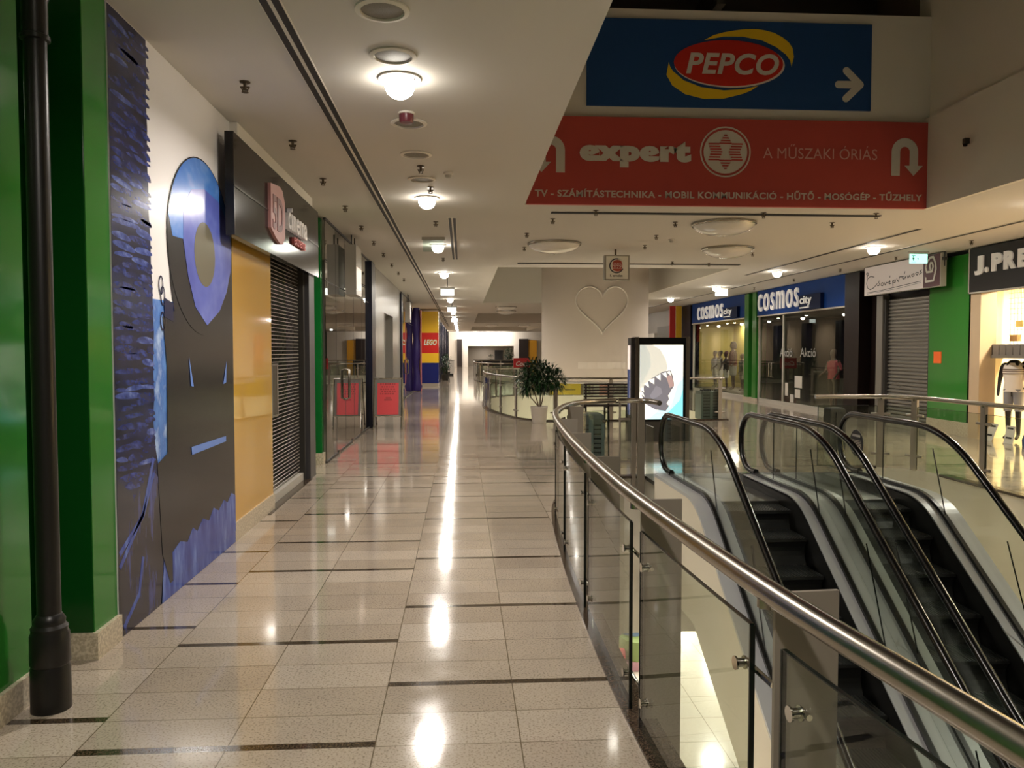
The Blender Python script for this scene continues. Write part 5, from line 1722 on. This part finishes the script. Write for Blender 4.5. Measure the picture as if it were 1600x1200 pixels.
# blue-fronted shop
struct('wall_right_brown', MB().box(RX - .05, RX + .3, 19.2, 19.95, 0, 3.66), M_NAVYP)
M_COSB = mat('fascia_blue', '#103a80', .6, spec=.1)
M_LETW = mat('letter_white', '#f4f0ea', .4, emit='#f4f0ea', estr=.2)  # faint glow added to the material to brighten the letters
def blue_sign(y0, y1, lab, cosm, city, und):
    t = thing('shop_sign', lab, 'shop sign', (9.88, (y0 + y1) / 2, 2.86), 'blue fascia signs')
    MB().box(RX - .04, RX + .3, y0, y1, 2.86, 3.68).build('panel', M_COSB, t)
    MB().box(RX - .05, RX + .02, y0, y1, 2.82, 2.86).build('lower_trim', M_LGREY, t)
    l = MB()
    ya, yb, z0, z1 = cosm
    lettering(l, 'cosmos', (RX - .04, ya, z0), *RW, ya - yb, z1 - z0, .09, .0, 0, 1.18, solid=.05)
    l.build('lettering', M_LETW, t)
    ya, yb, z0, z1 = city
    bx = MB().box(RX - .14, RX - .04, yb - .55, ya + .1, z0 - .1, z1 + .03).build('backing', mat('backing_navy', '#081a40', .6, spec=.08), t)
    l = MB()
    lettering(l, 'city', (RX - .14, ya, z0), *RW, ya - yb, z1 - z0, .02, .01, 0, 1.05, solid=.02)
    l.box(RX - .16, RX - .14, yb + .15, ya, z0 - .05, z0 - .02)
    l.build('lettering', M_LETW, t)
    return t
blue_sign(19.95, 26.05, 'blue fascia sign with big white letters above the glass door, the larger blue one', (25.8, 22.65, 2.99, 3.55), (22.46, 21.71, 2.97, 3.26), 0)
blue_sign(27.25, 33.6, 'blue fascia sign with big white letters above the child mannequins, the farther blue one', (32.6, 29.37, 2.97, 3.48), (29.15, 28.3, 2.99, 3.25), 0)
struct('wall_green_column', MB().box(RX - .06, RX + .3, 26.1, 26.45, .1, 3.66).box(RX - .06, RX + .3, 26.8, 27.2, .1, 3.66).box(RX + .1, RX + .3, 26.1, 27.2, .1, 3.66), M_GREEN)
struct('baseboard_column', MB().box(RX - .08, RX + .3, 26.05, 27.25, 0, .1), M_STONE)
def shop_window(idx, y0, y1, muls, bottom, doors=()):
    w = thing('window_%d' % idx, None, None, (RX, y0, 0))
    w['kind'] = 'structure'
    ys = [y0] + muls + [y1]
    for a, b in zip(ys[:-1], ys[1:]):
        MB().box(RX + .04, RX + .05, a + .02, b - .02, bottom, 2.82).build('pane', M_GLASS, w)
    f = MB().box(RX + .0, RX + .08, y0, y0 + .06, 0, 2.84).box(RX + .0, RX + .08, y1 - .06, y1, 0, 2.84).box(RX, RX + .08, y0, y1, 0, bottom)
    for a in muls:
        f.box(RX + .02, RX + .07, a - .03, a + .03, bottom, 2.84)
    f.build('window_frame', M_LGREY, w)
    for y in doors:
        h = MB()
        for s in (-1, 1):
            h.tube([(RX + .04, y + s * .1, .85), (RX - .04, y + s * .1, .87), (RX - .04, y + s * .1, 1.3), (RX + .04, y + s * .1, 1.32)], .018, 8)
        h.build('door_handle', M_STEEL, w, True)
shop_window(3, 19.95, 26.05, [24.05], .12, doors=(24.9,))
shop_window(4, 27.25, 33.6, [], .12)
struct('wall_shop_blue', MB().box(RX + 3, RX + 3.1, 19.7, 26.6, 0, 2.9).box(RX + .1, RX + 3, 19.75, 19.85, 0, 2.9).box(RX + .1, RX + 3, 26.5, 26.6, 0, 2.9).box(RX + .1, RX + 3, 19.8, 26.6, 2.84, 2.9), M_INTD)
struct('wall_shop_sand', MB().box(RX + 1.8, RX + 1.9, 27.0, 34, 0, 2.9).box(RX + .1, RX + 1.8, 26.95, 27.05, 0, 2.9).box(RX + .1, RX + 1.8, 33.65, 33.75, 0, 2.9).box(RX + .1, RX + 1.8, 27, 33.7, 2.84, 2.9), M_INT)
struct('floor_window', MB().box(RX + .09, RX + 1.8, 27.06, 33.64, 0, .16), mat('window_floor', '#3a332a', .5))
for y in (28.6, 30.5, 32.4):
    area_light('window_light', (RX + 1.45, y, 2.8), .4, 50)  # unseen lamps, set back so the mannequins stand in silhouette
area_light('window_light', (RX + 1.2, 22.0, 2.8), .6, 18)
def spot(x, y, z, lab, group):
    t = thing('window_spotlight', lab, 'spotlight', (x, y, z), group)
    MB().cyl((x, y, z), (x, y, z - .05), .012, n=8).build('stem', M_LGREY, t)
    MB().lathe([(.03, .05), (.055, 0), (.05, -.0)], (x, y, z - .1), 14).build('shade', M_LGREY, t, True)
    MB().lathe([(.048, .002), (.03, -.006), (.004, -.01)], (x, y, z - .1), 14).build('bulb', M_LENS, t, True)
for i, y in enumerate([32.4, 29.9, 29.1]):
    spot(RX + .25, y, 2.84, 'small lit spotlight in the sand-walled shop window, %s from the dark pillar' % ORD[i], 'window spotlights')
for i, y in enumerate([25.0, 22.9]):
    spot(RX + .25, y, 2.84, 'small lit spotlight behind the glass of the larger blue shop, ' + ('above the door' if i == 0 else 'right of the door'), 'window spotlights')
# mannequins in the sand-walled window
KW = [
    (32.6, 'mannequin in a grey top and dark cap at the far end of the sand-walled window', dict(H=1.5, skin='#3a2a24', top='#8d8a92', bottom='#c9c2b8', hat='#1f1719', sleeves=True)),
    (31.9, 'mannequin in a dark sleeveless top and brown cap, second in the sand-walled window', dict(H=1.5, skin='#3a2a24', top='#a39c96', bottom='#d0c8bc', hat='#2a1b19', sleeves=False, arm=(.6, .2))),
    (30.95, 'mannequin with a reddish cap and dark jacket amid the sand-walled window', dict(H=1.48, skin='#4a3028', top='#2a2226', bottom='#cfc8c0', hat='#4a1f1d', sleeves=True)),
    (30.3, 'tallest mannequin, dark hair and maroon vest, in the sand-walled window', dict(H=1.86, skin='#4a342b', top='#5a2422', bottom='#9a948e', hair='#1d1413', arm=(.7, .3))),
    (29.35, 'mannequin in a dark green top and patterned shorts near the green column', dict(H=1.42, skin='#5a463a', top='#3d4238', bottom='#8a7f74', sleeves=True)),
    (28.85, 'mannequin in a pale dress next to the green column', dict(H=1.42, skin='#6a5648', top='#b9b0a2', bottom='#a89e90', skirt=True, female=True))]
for y, lab, kw in KW:
    put(mannequin(lab, 'mannequins of the sand-walled window', **kw), RX + .55 + .2 * random.random(), y, .17, FACE + random.uniform(-.2, .5))
# darker shop: two mannequins, counters, lettering on the glass, notices
put(mannequin('mannequin in a pink-red top with a dark backpack behind the larger blue shop glass', 'mannequins of the larger blue shop', H=1.72, skin='#5e4c42', top='#b5525a', bottom='#5d5348', sleeves=True, bag='#2c2a22', arm=(.8, .5), female=True), RX + .55, 21.75, .02, FACE + .4)
put(mannequin('tall mannequin in a grey outfit beside the shop window edge by the dark pillar', 'mannequins of the larger blue shop', H=1.95, skin='#4d443c', top='#55544f', bottom='#4a4640', sleeves=True, long_legs=True), RX + .6, 20.75, .14, FACE + .2)
t = thing('shop_counter', 'dark counter inside the larger blue shop', 'counter', (RX + 1.8, 24, 0))
MB().box(RX + 1.6, RX + 2.2, 22.4, 25.2, 0, 1.0).build('body', M_DGREY, t)
MB().box(RX + 1.55, RX + 2.25, 22.35, 25.25, 1.0, 1.05).build('top', M_GREY, t)
for i, (ya, yb) in enumerate([(24.27, 23.35), (22.8, 21.75)]):
    o = lettering(MB(), 'Akció', (RX + .06, ya, 1.52), *RW, ya - yb, .26, .003, .01).build('glass_lettering', mat('sticker_grey', '#8d8c86', .6))
    tag(o, 'grey sale word stuck on the larger blue shop glass, ' + ('nearer the door' if i == 0 else 'over the pink-topped mannequin'), 'sticker', 'sale words on glass')
    o.location.x -= .03
t = thing('green_poster', 'green and yellow poster hung high behind the larger blue shop glass', 'poster', (RX + .5, 20.9, 1.9))
MB().box(RX + .98, RX + 1.0, 20.1, 21.4, 2.05, 2.7).build('sheet', mat('poster_green', '#9aa554', .6), t)
MB().plate([(-21.1, 2.25), (-20.75, 2.62), (-20.5, 2.2)], (RX + .98, 0, 0), *RW, .001, .004).build('print', mat('poster_leaf', '#4c7a33', .6), t)
for i, (y, z0, z1, w_) in enumerate([(23.75, .32, .72, .2), (22.9, .6, .95, .5), (23.35, .14, .38, .25), (22.95, .3, .55, .35)]):
    o = MB().box(RX + .028, RX + .038, y - w_ / 2, y + w_ / 2, z0, z1).build('paper_notice', mat('paper', '#c9c4b8', .6))
    tag(o, 'white paper notice low on the larger blue shop glass, ' + ['tall narrow one by the mullion', 'wide one highest up', 'small lowest one', 'wide one under the highest'][i], 'notice', 'paper notices on the glass')

# dark pillar, hanging colour banners and the run of shops farther on
struct('wall_right_dark', MB().box(RX - .1, RX + .3, 33.65, 35.2, 0, 3.66), mat('dark_navy', '#0d0f1c', .4, spec=.15))
for i, (x, c, nm) in enumerate([(9.38, '#c9322b', 'red'), (9.66, '#f0c22a', 'yellow')]):
    o = MB().box(x - .13, x + .13, 34.98, 35.02, 2.1, CEIL).build('hanging_cloth', mat('flag_' + nm, c, .6))
    tag(o, '%s cloth strip hanging beside the dark pillar at the blue shop corner' % nm, 'banner', 'coloured cloth strips')
w = MB()
struct('wall_right_far', MB().box(RX + .2, RX + .4, 35.2, 86, 0, CEIL), mat('far_shops', '#8a8276', .4))
FP = [('#4a463e', 36, 40, 0, 2.9), ('#c9c2b4', 40.6, 44, .6, 2.6), ('#d6a13a', 45, 47, 0, 3.2), ('#3a2522', 48, 52, 0, 3.2), ('#c45b4a', 54, 57, 1.9, 2.9), ('#e4dccb', 57, 61, .3, 1.8), ('#6e7a3c', 62, 65, 0, 2.6), ('#d9a53a', 66, 70, 0, 3.2), ('#2c1f1d', 72, 80, 0, 3.2)]
for i, (c, ya, yb, z0, z1) in enumerate(FP):
    o = MB().box(RX + .03, RX + .18, ya, yb, 0, z1).build('shopfront_panel', mat('front%d' % i, c, .4))
    tag(o, 'far shopfront panel on the distant side of the openings, %s past the dark pillar' % ORD[i], 'shopfront', 'far shopfront panels')

# ------------------------------------------------------------------ lower floor seen through the opening
LOWC = (1, .95, .87)
for x in (1.5, 4.2, 7):
    for y in (13.5, 17):
        area_light('lower_light', (x, y, SOFF - .04), .45, 40, LOWC)
for x in (3, 6):
    area_light('lower_light', (x, 18.4, SOFF - .04), .45, 90, LOWC)
for y in (1, 4.5, 8):  # unseen lamps added to bounce light up onto the fascia and cladding
    area_light('lower_light', (-.9, y, SOFF - .04), .4, 105, LOWC)
    area_light('lower_light', (8, y, SOFF - .04), .4, 100, LOWC)
for y in (21, 24.5, 28):  # more unseen lamps, added to brighten the fascia of the second void
    area_light('lower_light', (-.9, y, SOFF - .04), .4, 260, LOWC)
    area_light('lower_light', (8, y, SOFF - .04), .4, 260, LOWC)
# coin-operated ride on the lower floor
t = thing('kiddie_ride', 'colourful small coin ride on the bright lower floor', 'ride', (3.75, 17.3, -5.2))
RZ = -5.2
MB().box(3.4, 4.2, 16.6, 17.9, RZ, RZ + .2).build('base', mat('ride_pink', '#a98088', .5), t)
MB().loft([(3.8, 17.2, RZ + .2, .36, .6), (3.8, 17.2, RZ + .45, .4, .66), (3.8, 17.2, RZ + .62, .36, .6)], 18).build('body', mat('ride_green', '#6f8048', .5), t, True)
MB().loft([(3.8, 17.35, RZ + .62, .3, .35), (3.8, 17.35, RZ + .95, .26, .3)], 16).build('cabin', mat('ride_blue', '#7488a8', .3), t, True)
MB().loft([(3.8, 17.35, RZ + .95, .32, .36), (3.8, 17.35, RZ + 1.05, .2, .22)], 16).build('roof', mat('ride_dark', '#4f4a3c', .4), t, True)
for i, (x, y) in enumerate([(3.45, 16.8), (4.15, 16.8), (3.45, 17.6), (4.15, 17.6)]):
    MB().cyl((x - .05, y, RZ + .3), (x + .05, y, RZ + .3), .14, n=14).build('wheel', mat('ride_red', '#c2464a', .4), t, True)
